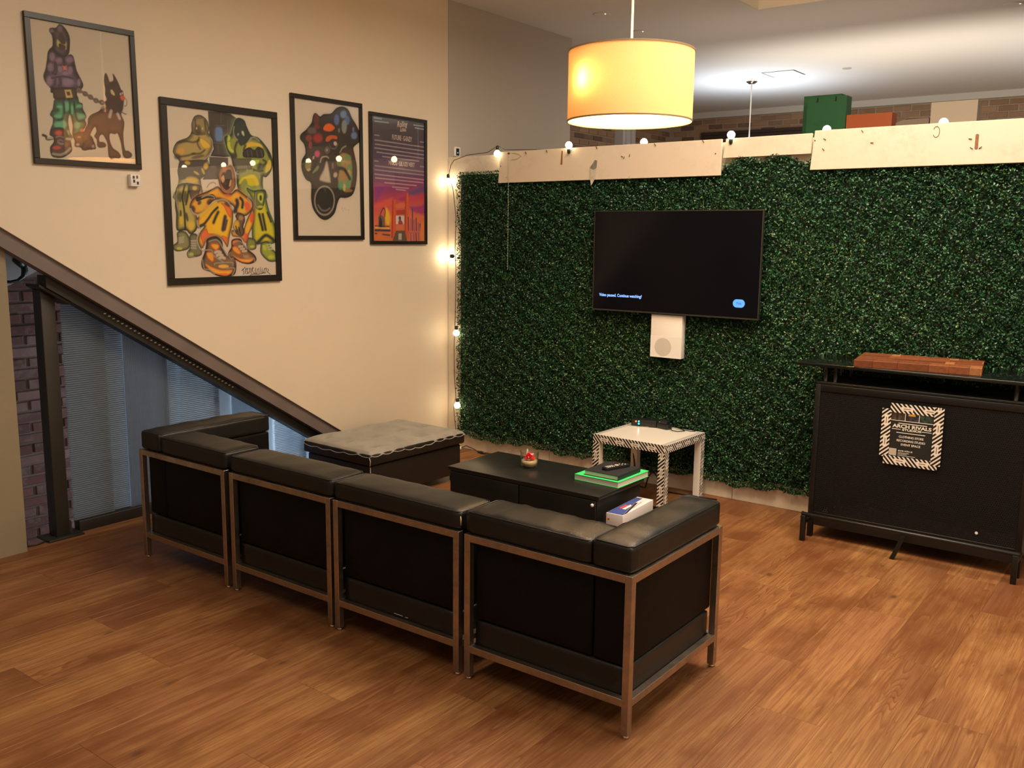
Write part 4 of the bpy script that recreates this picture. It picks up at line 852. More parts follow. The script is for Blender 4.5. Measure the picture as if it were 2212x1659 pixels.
cab = thing('cabinet', 'tall pale cabinet behind the partition carrying paper bags', 'cabinet', (2.95, 1.62, 0))
obj('body', MB().box(-.75, .75, -.18, .22, 0, 2.36), MT['plaster'], cab); obj('top_board', MB().box(-.77, .77, -.20, .24, 2.361, 2.385), MT['white_lam'], cab)
for x in (-.01, .01):
    a_, b_ = (-.74, -.005) if x < 0 else (.005, .74); obj('door', MB().box(a_, b_, -.199, -.181, .03, 2.35), MT['white_lam'], cab, bevel=.002)
def bag(name, label, x0, x1, zt_, mat, yy=1.60, dep=.13, handles=None, rot=0, lean=.03):
    t = thing(name, label, 'bag', ((x0+x1)/2, yy+dep/2, 2.3855), rot); W_ = (x1-x0)/2; h = zt_-2.3855
    vs = [(-W_, -dep/2, 0), (W_, -dep/2, 0), (W_, dep/2, 0), (-W_, dep/2, 0), (-W_, -dep/2, h), (W_, -dep/2, h), (W_+.0, dep/2, h), (-W_, dep/2, h),
          (-W_-.006, 0, h), (W_+.006, 0, h), (-W_+.02, 0, 0.02), (W_-.02, 0, .02)]
    c_ = .003
    inner = [(-W_+c_, -dep/2+c_, h), (W_-c_, -dep/2+c_, h), (W_-c_, dep/2-c_, h), (-W_+c_, dep/2-c_, h), (-W_+c_, -dep/2+c_, .01), (W_-c_, -dep/2+c_, .01), (W_-c_, dep/2-c_, .01), (-W_+c_, dep/2-c_, .01)]
    m = MB().add(vs[:8]+inner, [(0, 3, 2, 1), (0, 1, 5, 4), (1, 2, 6, 5), (2, 3, 7, 6), (3, 0, 4, 7), (4, 5, 9, 8), (5, 6, 10, 9), (6, 7, 11, 10), (7, 4, 8, 11), (8, 9, 13, 12), (9, 10, 14, 13), (10, 11, 15, 14), (11, 8, 12, 15), (12, 13, 14, 15)])
    obj('paper_body', m, mat, t)
    if handles:
        for s_ in handles: obj('handle_cord', MB().tube([(s_, -dep/2-.001, h-.004), (s_, -dep/2-.004, h-.022), (s_, -dep/2-.006, h-.035)], .005, 6), MT['ink'], t)
    return t, h, dep
t, h_, dp_ = bag('paper_bag', 'tall green paper shopping bag standing behind the partition', 2.352, 2.658, 2.850, MT['greenbag'], 1.585, .12, (-.072, .07))
put_text('lettering', 'BOTTEGA', .042, simple('dark_green_ink', (.008, .11, .03), .6), t, (0, -dp_/2-.001, h_-.20), (1, 0, 0), (0, 0, 1), 'CENTER', .0006)
bag('paper_bag', 'second green paper bag just behind the lettered green one', 2.275, 2.575, 2.885, MT['greenbag'], 1.72, .09)
bag('paper_bag', 'orange paper bag right of the green bags', 2.664, 3.000, 2.702, MT['orangebag'], 1.585, .13)
bag('paper_bag', 'plain beige paper bag at the right of the row of bags', 3.270, 3.580, 2.750, MT['beigebag'], 1.585, .13)
tb = thing('cardboard_box', 'low grey brown box between the orange and beige bags', 'box', (3.135, 1.67, 2.3855), .1); obj('carton', MB().prism([(-.115, 0), (.115, 0), (.115, .262), (-.06, .258), (-.115, .235)], -.07, .07, axis=1), MT['brownbox'], tb, bevel=.004)
obj('lid_flap', MB().box(-.05, .11, -.066, .066, .263, .268), MT['brownbox'], tb)
# thermostat, wall box
tm = thing('thermostat', 'small white wall control with a dark blue lit screen above the partition', 'thermostat', (.0045, .098, 2.430))
obj('casing', MB().box(0, .018, -.036, .036, -.038, .038), MT['white_plastic'], tm, bevel=.003); obj('display', MB().box(.0182, .0192, -.020, .018, -.030, .026), MT['ink'], tm)
obj('indicator', MB().box(.0194, .0200, -.004, .003, -.012, -.004), emis('blue_indicator', (.1, .35, 1), 3), tm)
wb = thing('wall_bracket', 'small clear and grey plastic box under the upper left picture', 'wall box', (0.001, -2.768, 2.052))
obj('casing', MB().box(0, .030, -.030, .030, -.034, .034), MT['white_plastic'], wb, bevel=.003)
for i, (y, z) in enumerate(((-.012, .018), (.010, .020), (-.010, -.004), (.012, -.014))): obj('contact', MB().box(.0305, .0335, y-.005, y+.005, z-.008, z+.008), MT['nail'] if i != 1 else MT['rust'], wb)
# ------------------------------------------------------------------ framed pictures on the left wall
def project(P_):
    d = P_-CAMP; z = d@CF; return 1106+F*(d@CR)/z, 829.5-F*(d@CU)/z
def unproject_wall(px, py, x0):
    d = CF+CR*(px-1106)/F-CU*(py-829.5)/F; t_ = (x0-CAMP[0])/d[0]; p = CAMP+t_*d; return p[1], p[2]
class Canvas:
    """airbrush style painting evaluated on the sheet; traced shapes are carried onto the sheet plane first"""
    def __init__(s, yy, zz, x0, base): s.y, s.z, s.x0 = yy, zz, x0; s.c = np.ones(yy.shape+(3,))*np.array(base); s.zoom = (0, 0, 1)
    def z_(s, ox, oy, sc): s.zoom = (ox, oy, sc); return s
    def pt(s, p): return unproject_wall(s.zoom[0]+p[0]/s.zoom[2], s.zoom[1]+p[1]/s.zoom[2], s.x0)
    def smooth(s, P_, closed=True, k=4):
        P_ = np.array(P_, float); n_ = len(P_); out = []
        rng_ = range(n_) if closed else range(n_-1)
        for i in rng_:
            p0, p1, p2, p3 = (P_[(i-1) % n_], P_[i], P_[(i+1) % n_], P_[(i+2) % n_]) if closed else (P_[max(i-1, 0)], P_[i], P_[i+1], P_[min(i+2, n_-1)])
            for t_ in np.arange(k)/k: out.append(.5*((2*p1)+(-p0+p2)*t_+(2*p0-5*p1+4*p2-p3)*t_**2+(-p0+3*p1-3*p2+p3)*t_**3))
        if not closed: out.append(P_[-1])
        return np.array(out)
    def sd(s, poly, closed, sl):
        Y, Z = s.y[sl], s.z[sl]; d = np.full(Y.shape, 1e9); ins = np.zeros(Y.shape, bool); n_ = len(poly)
        for i in range(n_ if closed else n_-1):
            a, b_ = poly[i], poly[(i+1) % n_]; e = b_-a; L2 = max(e@e, 1e-12); t_ = np.clip(((Y-a[0])*e[0]+(Z-a[1])*e[1])/L2, 0, 1)
            d = np.minimum(d, (Y-a[0]-t_*e[0])**2+(Z-a[1]-t_*e[1])**2)
            if closed:
                c_ = ((a[1] > Z) != (b_[1] > Z)); xi = a[0]+(Z-a[1])*(e[0])/(e[1] if abs(e[1]) > 1e-12 else 1e-12); ins ^= c_ & (Y < xi)
        d = np.sqrt(d); return np.where(ins, -d, d) if closed else d
    def sl(s, poly, m):
        y0, z0 = poly.min(0)-m; y1, z1 = poly.max(0)+m; ys_ = s.y[0]; zs_ = s.z[:, 0]
        return slice(max(0, np.searchsorted(zs_, z0)-1), np.searchsorted(zs_, z1)+1), slice(max(0, np.searchsorted(ys_, y0)-1), np.searchsorted(ys_, y1)+1)
    def fill(s, pts, col, edge=(.02, .016, .012), fall=.012, soft=.003, ow=.0, halo=None, sm=True, a=1.0):
        poly = np.array([s.pt(p) for p in pts]); poly = s.smooth(poly) if sm else poly
        m = .03 if halo is None else .06; sl = s.sl(poly, m); d = s.sd(poly, True, sl)
        if halo is not None: h_ = np.exp(-np.clip(d, 0, 1)/.012)[..., None]*.55; s.c[sl] = s.c[sl]*(1-h_)+np.array(halo)*h_; o_ = np.clip(.5-(d-.0035)/.003, 0, 1)[..., None]; s.c[sl] = s.c[sl]*(1-o_)+np.array((.02, .018, .015))*o_
        al = (np.clip(.5-(d-ow)/soft, 0, 1)*a)[..., None]; f = np.clip((-d)/max(fall, 1e-6), 0, 1); f = (f*f*(3-2*f))[..., None]
        s.c[sl] = s.c[sl]*(1-al)+(np.array(edge)*(1-f)+np.array(col)*f)*al
    def line(s, pts, col=(.02, .016, .012), w=.0025, soft=.002, a=1.0):
        poly = s.smooth(np.array([s.pt(p) for p in pts]), False); sl = s.sl(poly, .02); d = s.sd(poly, False, sl); al = (np.clip(.5-(d-w)/soft, 0, 1)*a)[..., None]; s.c[sl] = s.c[sl]*(1-al)+np.array(col)*al
    def blob(s, p, r, col, a=1.0, ry=None, rot=0):
        n_ = 12; ry = ry or r; s.fill([(p[0]+r*math.cos(t_)*math.cos(rot)-ry*math.sin(t_)*math.sin(rot), p[1]+r*math.cos(t_)*math.sin(rot)+ry*math.sin(t_)*math.cos(rot)) for t_ in [2*PI*i/n_ for i in range(n_)]], col, edge=col, fall=.001, soft=max(.005, .75*min(r, ry)/s.zoom[2]/345), a=a)
K = (.022, .018, .014)
def art1(c):
    PU = (.16, .10, .17); PUL = (.30, .20, .30); GR = (.10, .36, .19); GRL = (.19, .50, .30); BR = (.135, .070, .045); BRD = (.07, .04, .025)
    c.z_(80, 40, 10.367)
    # hood and face
    c.fill([(430, 200), (500, 125), (580, 150), (680, 270), (740, 420), (745, 600), (715, 800), (600, 880), (420, 800), (290, 700), (350, 600), (345, 400), (285, 290), (290, 215), (360, 200)], (.17, .12, .15), K, .05)
    c.fill([(480, 330), (560, 280), (650, 400), (690, 560), (660, 700), (560, 740), (450, 640), (430, 480)], (.055, .04, .03), (.10, .075, .07), .02)
    c.blob((340, 270), 40, (.22, .17, .21), .8); c.blob((520, 220), 60, (.22, .17, .20), .7)
    c.fill([(470, 460), (520, 520), (580, 580), (640, 560), (650, 510), (675, 560), (665, 690), (640, 690), (640, 610), (590, 590), (530, 560), (500, 580), (500, 640), (450, 600), (445, 500)], (.58, .46, .17), (.30, .24, .10), .008)
    c.blob((520, 590), 26, K); c.blob((600, 650), 34, (.09, .045, .03))
    # sweater
    c.fill([(250, 730), (340, 640), (440, 720), (560, 860), (640, 870), (740, 800), (820, 850), (860, 1020), (900, 1180), (1000, 1380), (1040, 1500), (990, 1590), (870, 1640), (600, 1640), (320, 1660), (300, 1560), (190, 1430), (140, 1280), (190, 1120), (225, 900)], PU, K, .06)
    for p, r, ry in (((340, 850), 60, 90), ((500, 930), 70, 60), ((730, 920), 90, 70), ((300, 1080), 60, 90), ((280, 1400), 70, 110), ((520, 1130), 40, 70), ((640, 1230), 70, 40), ((750, 1160), 50, 90), ((690, 1430), 120, 90), ((940, 1430), 40, 80)): c.blob(p, r, PUL, .75, ry)
    c.fill([(390, 960), (450, 1010), (460, 1200), (420, 1270), (320, 1220), (380, 1150)], (.05, .04, .035), K, .01, a=.85)
    c.line([(330, 1330), (500, 1300), (650, 1300), (800, 1340)], K, .005, .006, .8); c.line([(600, 900), (620, 1060)], K, .004, .006, .7); c.line([(460, 1040), (640, 1050), (850, 1050)], K, .003, .005, .7)
    c.line([(520, 1350), (530, 1450), (500, 1500)], K, .008, .008, .7); c.line([(410, 1360), (400, 1480)], K, .006, .008, .7)
    c.fill([(560, 1040), (620, 1060), (680, 1040), (665, 1100), (690, 1170), (625, 1150), (570, 1170), (590, 1110)], (.62, .20, .12), (.30, .12, .08), .006)
    c.z_(80, 180, 9.758)
    # waistband, belt
    c.fill([(290, 110), (560, 80), (850, 110), (840, 230), (860, 330), (600, 340), (370, 330), (330, 200)], (.085, .045, .035), K, .02)
    # trousers
    c.fill([(380, 330), (600, 340), (850, 310), (890, 390), (960, 430), (970, 540), (1040, 690), (1010, 770), (1040, 870), (960, 1010), (930, 1110), (760, 1110), (735, 1060), (745, 900), (720, 760), (685, 660), (655, 800), (690, 1020), (745, 1140), (690, 1200), (560, 1150), (400, 1130), (260, 1090), (280, 950), (320, 850), (325, 730), (265, 650), (325, 530), (340, 440)], GR, (.03, .05, .03), .05)
    for p, r, ry in (((620, 480), 60, 110), ((430, 690), 80, 34), ((470, 490), 60, 30), ((420, 860), 70, 60), ((560, 860), 60, 70), ((740, 560), 30, 90), ((890, 480), 60, 40), ((940, 700), 80, 50), ((840, 880), 60, 70), ((650, 1040), 30, 60)): c.blob(p, r, GRL, .7, ry)
    c.blob((410, 560), 62, (.05, .07, .035), .9, 48); c.line([(560, 420), (570, 600), (540, 740), (430, 770)], (.03, .05, .03), .006, .008); c.line([(780, 400), (800, 600), (850, 780), (960, 790)], (.03, .05, .03), .006, .008); c.blob((870, 570), 70, (.07, .07, .05), .85, 50); c.line([(690, 400), (690, 640)], (.03, .06, .03), .004, .006)
    c.fill([(575, 130), (715, 125), (760, 300), (610, 310)], (.60, .43, .16), (.3, .2, .08), .004, sm=False); c.fill([(615, 175), (690, 172), (705, 250), (640, 255)], (.10, .06, .02), K, .003, sm=False)
    # boots
    c.fill([(270, 1000), (360, 930), (520, 930), (620, 1010), (700, 1200), (720, 1300), (730, 1420), (640, 1510), (500, 1570), (330, 1550), (275, 1470), (265, 1340), (330, 1250), (340, 1180)], (.10, .055, .035), K, .02)
    c.blob((450, 1040), 70, (.62, .10, .05), .95, 50); c.blob((410, 1350), 90, (.50, .07, .06), .95, 38); c.blob((610, 1290), 50, (.22, .09, .05), .9, 50, .4)
    c.line([(330, 1480), (480, 1500), (600, 1450), (690, 1370)], (.33, .28, .22), .006, .007); c.line([(400, 1130), (480, 1110), (550, 1140)], (.25, .20, .16), .003, .004); c.line([(430, 1200), (500, 1190), (540, 1220)], (.25, .20, .16), .003, .004); c.line([(440, 1240), (490, 1270), (540, 1270)], (.28, .23, .19), .005, .006)
    c.line([(120, 1085), (180, 1110), (210, 1170), (330, 1150)], K, .007, .005); c.line([(220, 1150), (320, 1145)], (.42, .36, .30), .005, .006); c.line([(620, 1165), (710, 1175)], (.42, .36, .30), .006, .007)
    c.fill([(750, 1090), (960, 1000), (1171, 1150), (1171, 1380), (1100, 1400), (980, 1410), (900, 1350), (790, 1330), (785, 1210)], (.11, .06, .04), K, .02)
    c.blob((940, 990), 45, (.50, .14, .07), .9, 35); c.blob((850, 1290), 40, (.40, .34, .29), .9, 28); c.blob((880, 1130), 36, (.33, .27, .22), .9, 18); c.blob((1130, 1225), 40, (.50, .13, .07), .9, 30)
    c.z_(160, 140, 7.9)
    c.fill([(270, 1230), (330, 1300), (360, 1370), (360, 1440), (250, 1440), (180, 1465), (120, 1420), (200, 1200)], (.11, .06, .04), K, .02); c.blob((320, 1390), 22, (.36, .30, .26), .9, 26)
    # chain
    for i, (x, y) in enumerate(((88, 440), (140, 465), (190, 495), (235, 522), (280, 552), (325, 585), (375, 612), (425, 632), (475, 645))):
        if i % 2 == 0:
            a = .55; pts = [(x+34*math.cos(t_)*math.cos(a)-27*math.sin(t_)*math.sin(a), y+34*math.cos(t_)*math.sin(a)+27*math.sin(t_)*math.cos(a)) for t_ in [2*PI*k_/10 for k_ in range(11)]]; c.line(pts, (.16, .11, .08), .0055, .003)
        else: c.line([(x-30, y-18), (x+30, y+18)], (.16, .11, .08), .0065, .003)
    # dog
    c.fill([(545, 140), (590, 230), (610, 295), (660, 285), (672, 250), (662, 150), (720, 230), (780, 360), (800, 420), (838, 460), (850, 560), (850, 620), (830, 760), (805, 850), (850, 960), (855, 1040), (838, 1180), (845, 1330), (870, 1460), (920, 1470), (985, 1530), (960, 1590), (880, 1600), (830, 1560), (810, 1450), (790, 1330), (740, 1180), (690, 1190), (610, 1180), (610, 1300), (660, 1420), (740, 1480), (790, 1550), (770, 1600), (690, 1600), (620, 1610), (580, 1550), (570, 1440), (555, 1320), (485, 1195), (430, 1230), (430, 1310), (500, 1320), (545, 1370), (520, 1410), (420, 1415), (385, 1370), (380, 1280), (340, 1220), (375, 1140), (355, 1060), (300, 1130), (270, 1210), (240, 1300), (130, 1300), (180, 1100), (225, 1010), (235, 920), (290, 850), (420, 790), (480, 720), (530, 700), (510, 640), (560, 600), (530, 510), (535, 430), (515, 320), (515, 210)], BR, BRD, .03)
    c.fill([(600, 300), (700, 290), (790, 420), (830, 480), (845, 620), (830, 780), (760, 830), (620, 800), (540, 690), (560, 580), (540, 480), (545, 400)], (.060, .034, .022), (.05, .03, .02), .01, soft=.012, a=.8)
    c.blob((700, 1080), 90, (.17, .085, .055), .6, 80); c.blob((430, 950), 110, (.16, .08, .05), .6, 80)
    c.fill([(625, 425), (665, 440), (700, 515), (680, 530), (630, 490)], (.60, .45, .22), (.3, .22, .12), .004); c.fill([(785, 540), (850, 530), (862, 600), (830, 620), (800, 600)], (.65, .10, .05), (.35, .06, .03), .006)
    c.blob((795, 505), 12, (.6, .5, .42), .9, 20); c.blob((825, 492), 10, (.6, .5, .42), .9, 20)
    c.line([(860, 560), (900, 620), (895, 690), (860, 715)], (.30, .22, .14), .003, .003)
    c.line([(632, 790), (605, 890)], (.45, .38, .33), .008, .008); c.line([(745, 845), (775, 920)], (.45, .38, .33), .008, .008); c.line([(815, 815), (850, 835), (885, 848)], (.12, .09, .07), .003, .003); c.line([(470, 740), (530, 705)], (.32, .27, .15), .006, .006)
def art2(c):
    YE = (.70, .46, .05); OR = (.80, .36, .04); RD = (.72, .08, .04); GN = (.10, .26, .06); YG = (.52, .54, .06); DK = (.035, .035, .032); OL = (.32, .30, .24); GY = (.085, .07, .06)
    c.z_(370, 230, 8.296)
    # left figure, faded tan with the lamp's glare put into its colours
    HY = (.62, .60, .32)
    c.fill([(480, 160), (560, 180), (640, 260), (670, 400), (660, 480), (740, 560), (750, 700), (690, 860), (640, 950), (700, 1080), (640, 1200), (520, 1300), (540, 1659), (60, 1659), (100, 1480), (140, 1320), (120, 1150), (150, 980), (60, 860), (40, 780), (110, 640), (300, 560), (370, 450), (370, 320), (410, 200)], (.42, .31, .10), (.10, .08, .05), .03, halo=HY)
    c.fill([(400, 230), (560, 190), (640, 300), (660, 430), (560, 480), (420, 460), (380, 340)], (.32, .24, .10), (.16, .12, .07), .02)
    c.fill([(490, 570), (560, 570), (680, 660), (700, 740), (600, 760), (530, 690)], YE, (.4, .26, .05), .01); c.blob((170, 800), 70, (.62, .33, .05), .9, 50)
    c.line([(690, 560), (740, 620), (740, 740), (690, 860), (560, 960), (420, 975), (320, 950)], OL, .004, .004)
    c.fill([(150, 990), (330, 960), (620, 960), (690, 1080), (640, 1200), (500, 1310), (300, 1290), (150, 1310), (130, 1150)], GY, (.06, .05, .045), .02)
    for p, r, ry, rt in (((620, 1070), 40, 60, .2), ((570, 1160), 20, 60, -.4), ((450, 1190), 60, 18, .6), ((290, 1010), 50, 34, .2), ((370, 1310), 110, 50, .1)): c.blob(p, r, YE, .8, ry, rt)
    c.line([(640, 990), (700, 1050), (700, 1130), (660, 1180)], OL, .003, .004)
    for pts in ([(120, 650), (260, 620), (400, 640), (500, 600)], [(380, 470), (470, 500), (600, 490)], [(150, 900), (280, 880), (420, 840)], [(500, 560), (470, 660), (520, 760)], [(600, 780), (520, 840), (380, 850)], [(430, 240), (440, 400)], [(600, 260), (620, 420)]): c.line(pts, K, .006, .008, .75)
    c.blob((480, 420), 60, K, .7, 90); c.blob((455, 390), 12, (.62, .52, .32), .9, 22); c.blob((560, 395), 12, (.62, .52, .32), .9, 22); c.blob((110, 900), 60, DK, .8, 50); c.blob((480, 900), 120, DK, .7, 30, -.2)
    # screen device
    c.fill([(660, 80), (900, 100), (1060, 130), (1180, 220), (1100, 500), (1060, 900), (950, 910), (700, 890), (760, 760), (740, 600), (680, 480)], (.07, .06, .05), (.03, .025, .02), .02, sm=False)
    c.fill([(680, 900), (1020, 920), (1020, 1300), (560, 1310), (640, 1150), (690, 1080)], (.10, .085, .07), (.07, .06, .05), .01, sm=False)
    c.fill([(800, 370), (900, 370), (930, 460), (925, 600), (880, 630), (800, 620), (780, 500)], (.13, .22, .40), (.07, .12, .22), .012)
    for pts in ([(690, 90), (690, 470)], [(900, 120), (890, 300)], [(1010, 250), (1010, 560)], [(790, 340), (960, 345)], [(770, 390), (770, 620)], [(740, 650), (960, 660)], [(840, 690), (850, 850)]): c.line(pts, (.17, .14, .11), .002, .003, .7)
    # right figure, black hood and yellow-green clothes
    HG = (.45, .58, .30)
    c.fill([(1180, 220), (1300, 250), (1350, 370), (1430, 520), (1560, 570), (1680, 700), (1780, 860), (1810, 1020), (1780, 1160), (1700, 1260), (1640, 1260), (1640, 1460), (1690, 1520), (1690, 1659), (1300, 1659), (1190, 1440), (1170, 1200), (1110, 1060), (1080, 900), (1020, 800), (960, 560), (1060, 520), (1110, 380)], (.28, .30, .06), DK, .035, halo=HG)
    c.fill([(1150, 240), (1300, 250), (1350, 400), (1420, 520), (1360, 640), (1250, 710), (1180, 600), (1110, 500), (1120, 380)], (.04, .05, .04), (.03, .03, .03), .01)
    c.line([(1130, 360), (1115, 450), (1140, 540), (1190, 600)], OL, .003, .004); c.fill([(1260, 440), (1300, 450), (1310, 530), (1270, 500)], (.5, .5, .36), OL, .004); c.blob((1200, 500), 18, OL, .9, 24)
    c.fill([(1010, 600), (1060, 640), (1080, 740), (1130, 790), (1110, 840), (1040, 800), (1000, 700)], YG, GN, .006); c.fill([(1020, 510), (1060, 540), (1060, 610), (1000, 630)], YG, GN, .006)
    c.fill([(1380, 640), (1480, 640), (1600, 670), (1650, 740), (1600, 740), (1500, 720), (1400, 740), (1290, 810), (1300, 740)], YE, (.35, .38, .06), .006)
    for pts in ([(1180, 640), (1140, 760), (1160, 880)], [(1330, 700), (1300, 780)], [(1650, 960), (1700, 1000), (1660, 1060)], [(1600, 1040), (1560, 1120)], [(1720, 780), (1760, 900)], [(1480, 1140), (1560, 1160), (1640, 1150)]): c.line(pts, K, .008, .009, .85)
    c.blob((1120, 900), 60, DK, .85, 60); c.blob((1600, 1080), 70, DK, .8, 60); c.blob((1240, 1130), 110, DK, .6, 60)
    c.line([(1390, 640), (1430, 570), (1500, 560), (1580, 620)], OL, .004, .005); c.line([(1230, 700), (1230, 900)], (.30, .34, .14), .003, .004); c.line([(1280, 700), (1250, 930)], (.30, .34, .14), .003, .004)
    c.fill([(1290, 800), (1400, 730), (1490, 780), (1560, 720), (1660, 790), (1650, 920), (1470, 920), (1300, 910)], DK, K, .02); 
    for x in (1360, 1430, 1530, 1610): c.line([(x, 790), (x+20, 900)], (.14, .14, .10), .002, .003)
    c.fill([(1450, 960), (1590, 950), (1560, 1030), (1500, 1070), (1440, 1140), (1420, 1100), (1480, 1040)], YG, GN, .008); c.fill([(1750, 960), (1790, 1000), (1780, 1120), (1690, 1190), (1700, 1080)], YE, YG, .010)
    c.fill([(1100, 930), (1440, 930), (1450, 1130), (1160, 1140)], (.13, .12, .08), (.09, .08, .05), .015, sm=False)
    c.line([(1180, 1160), (1170, 1210), (1210, 1210)], OL, .003, .003); c.line([(1360, 1130), (1350, 1190), (1290, 1200)], OL, .003, .003)
    for i in range(6): c.line([(1190+i*30, 1060), (1200+i*30, 1110)], (.30, .30, .18), .002, .003)
    c.fill([(1240, 1290), (1340, 1240), (1460, 1210), (1530, 1260), (1580, 1400), (1500, 1430), (1380, 1420), (1330, 1310), (1230, 1400), (1210, 1360)], (.68, .52, .02), (.30, .42, .04), .010); c.fill([(1380, 1430), (1450, 1500), (1450, 1620), (1370, 1590)], YG, GN, .01)
    c.line([(1500, 1170), (1560, 1190), (1590, 1280)], OL, .003, .003)
    # centre figure hood
    c.z_(370, 400, 7.9)
    # trousers of left figure
    c.fill([(120, 0), (420, 0), (470, 200), (380, 400), (440, 560), (430, 740), (330, 830), (250, 760), (100, 760), (90, 500), (70, 300)], (.46, .38, .08), DK, .03, halo=HY)
    for pts in ([(230, 0), (190, 200), (220, 420), (240, 760)], [(300, 0), (280, 200), (250, 330)]): c.line(pts, K, .006, .006)
    c.line([(110, 60), (80, 220), (120, 420)], OL, .003, .004); c.blob((150, 200), 40, DK, .8, 90); c.blob((240, 200), 34, DK, .8, 100); c.blob((160, 480), 18, DK, .9, 60); c.blob((265, 540), 22, DK, .9, 80, -.2); c.blob((340, 690), 60, YE, .9, 80); c.blob((170, 600), 34, YE, .8, 70)
    c.fill([(310, 0), (500, 0), (480, 130), (420, 250), (330, 230)], (.09, .08, .05), K, .015); c.blob((400, 50), 40, YE, .9, 36)
    # shoes left
    c.fill([(100, 800), (240, 790), (320, 930), (300, 1080), (120, 1130), (40, 1100), (30, 1020), (100, 960)], (.26, .24, .10), DK, .02); c.blob((140, 1080), 50, YG, .9, 22); 
    for k_ in range(4): c.line([(130, 900+k_*28), (210, 880+k_*30)], (.42, .37, .26), .004, .004)
    c.fill([(310, 860), (430, 830), (500, 1000), (520, 1180), (400, 1230), (290, 1240), (265, 1150), (320, 1050)], (.20, .18, .09), DK, .02); c.blob((340, 1180), 40, YG, .8, 30)
    for k_ in range(4): c.line([(340, 950+k_*40), (420, 950+k_*42)], (.42, .37, .26), .005, .004)
    c.line([(290, 1140), (300, 1220), (400, 1225)], OL, .003, .004)
    # right leg big
    c.fill([(1290, 60), (1400, 100), (1590, 90), (1610, 200), (1660, 420), (1740, 620), (1780, 760), (1780, 940), (1700, 1000), (1520, 1000), (1400, 960), (1380, 700), (1400, 300)], (.60, .52, .02), (.05, .12, .05), .035, halo=HG)
    c.fill([(1430, 100), (1590, 100), (1600, 220), (1560, 400), (1480, 420), (1420, 330)], (.16, .18, .05), DK, .015); c.fill([(1480, 140), (1570, 140), (1570, 250), (1540, 320), (1470, 240)], YG, GN, .006); c.blob((1525, 220), 22, DK, .95, 50); c.blob((1520, 370), 50, YG, .9, 20); c.line([(1440, 130), (1430, 320), (1480, 400)], OL, .003, .004)
    c.line([(1500, 500), (1560, 760)], DK, .011, .010); c.line([(1560, 500), (1610, 760)], DK, .010, .010); c.line([(1640, 470), (1700, 620)], DK, .008, .009); c.line([(1470, 990), (1600, 860), (1700, 900), (1760, 960)], DK, .012, .014)
    c.fill([(1540, 980), (1650, 960), (1700, 1060), (1790, 1160), (1800, 1290), (1680, 1310), (1580, 1240), (1520, 1150), (1520, 1040)], (.32, .36, .05), DK, .025); c.blob((1590, 1070), 30, YG, .9, 50, -.3); c.blob((1700, 1230), 50, YG, .95, 34)
    for k_ in range(3): c.line([(1630+k_*14, 1020+k_*38), (1690+k_*20, 1010+k_*40)], (.45, .48, .22), .005, .004)
    c.fill([(1300, 900), (1420, 920), (1450, 1000), (1440, 1090), (1330, 1110), (1280, 1040)], (.24, .26, .06), DK, .02); c.blob((1380, 1050), 40, YG, .9, 22)
    # centre figure: hood
    c.z_(370, 230, 8.296)
    c.fill([(900, 1080), (1040, 1050), (1110, 1100), (1150, 1280), (1150, 1440), (1060, 1560), (980, 1600), (900, 1520), (850, 1360), (830, 1220), (870, 1120)], (.34, .15, .07), (.10, .06, .04), .02)
    c.fill([(930, 1180), (1060, 1130), (1090, 1260), (1080, 1400), (990, 1500), (900, 1400), (890, 1280)], (.055, .035, .025), K, .01); c.blob((955, 1120), 40, (.48, .17, .06), .95, 60); c.fill([(900, 1260), (940, 1230), (960, 1330), (920, 1370), (890, 1310)], (.62, .36, .20), (.4, .2, .1), .006); c.fill([(1060, 1310), (1085, 1330), (1070, 1420), (1030, 1430)], (.62, .36, .20), (.4, .2, .1), .006); c.blob((970, 1370), 34, (.10, .05, .035), 1)
    c.line([(1000, 1070), (1070, 1050), (1130, 1130), (1160, 1300)], (.45, .30, .18), .003, .004)
    c.line([(640, 1450), (690, 1380), (760, 1360), (800, 1390)], OL, .004, .004)
    c.z_(370, 400, 7.9)
    # torso and arms
    HO = (.75, .36, .22)
    c.fill([(620, 110), (720, 60), (800, 30), (900, 130), (1020, 150), (1110, 80), (1200, 130), (1300, 210), (1380, 280), (1390, 380), (1330, 470), (1250, 520), (1120, 480), (1060, 350), (900, 260), (760, 240), (640, 330), (560, 460), (450, 500), (370, 470), (320, 380), (350, 270), (450, 180)], OR, (.10, .05, .03), .022, halo=HO)
    c.blob((720, 130), 90, (.85, .44, .04), .8, 40, -.4); c.blob((1100, 200), 60, (.85, .44, .04), .8, 60); c.blob((1290, 360), 60, RD, .85, 80); c.blob((1210, 400), 50, YE, .9, 70); c.blob((960, 180), 60, (.75, .16, .04), .6, 30)
    c.fill([(420, 210), (560, 180), (700, 150), (760, 220), (620, 220), (520, 250), (440, 280)], DK, K, .01); c.blob((540, 340), 90, YE, .9, 70, -.6); c.blob((600, 370), 36, (.80, .30, .08), .8, 60, .3); c.blob((370, 400), 40, DK, .9, 60, -.4); c.blob((480, 300), 30, (.05, .03, .05), .9, 40, .6); c.blob((650, 280), 40, DK, .85, 60, .6)
    c.line([(330, 400), (380, 480), (470, 500), (560, 460)], (.45, .36, .30), .004, .004); c.line([(520, 210), (620, 170), (720, 190), (740, 230)], OL, .004, .004)
    c.line([(1180, 220), (1220, 280), (1210, 380)], DK, .010, .010); c.line([(1120, 260), (1130, 330), (1080, 450)], DK, .014, .014); c.line([(1300, 220), (1360, 290), (1370, 370)], (.45, .33, .26), .004, .004)
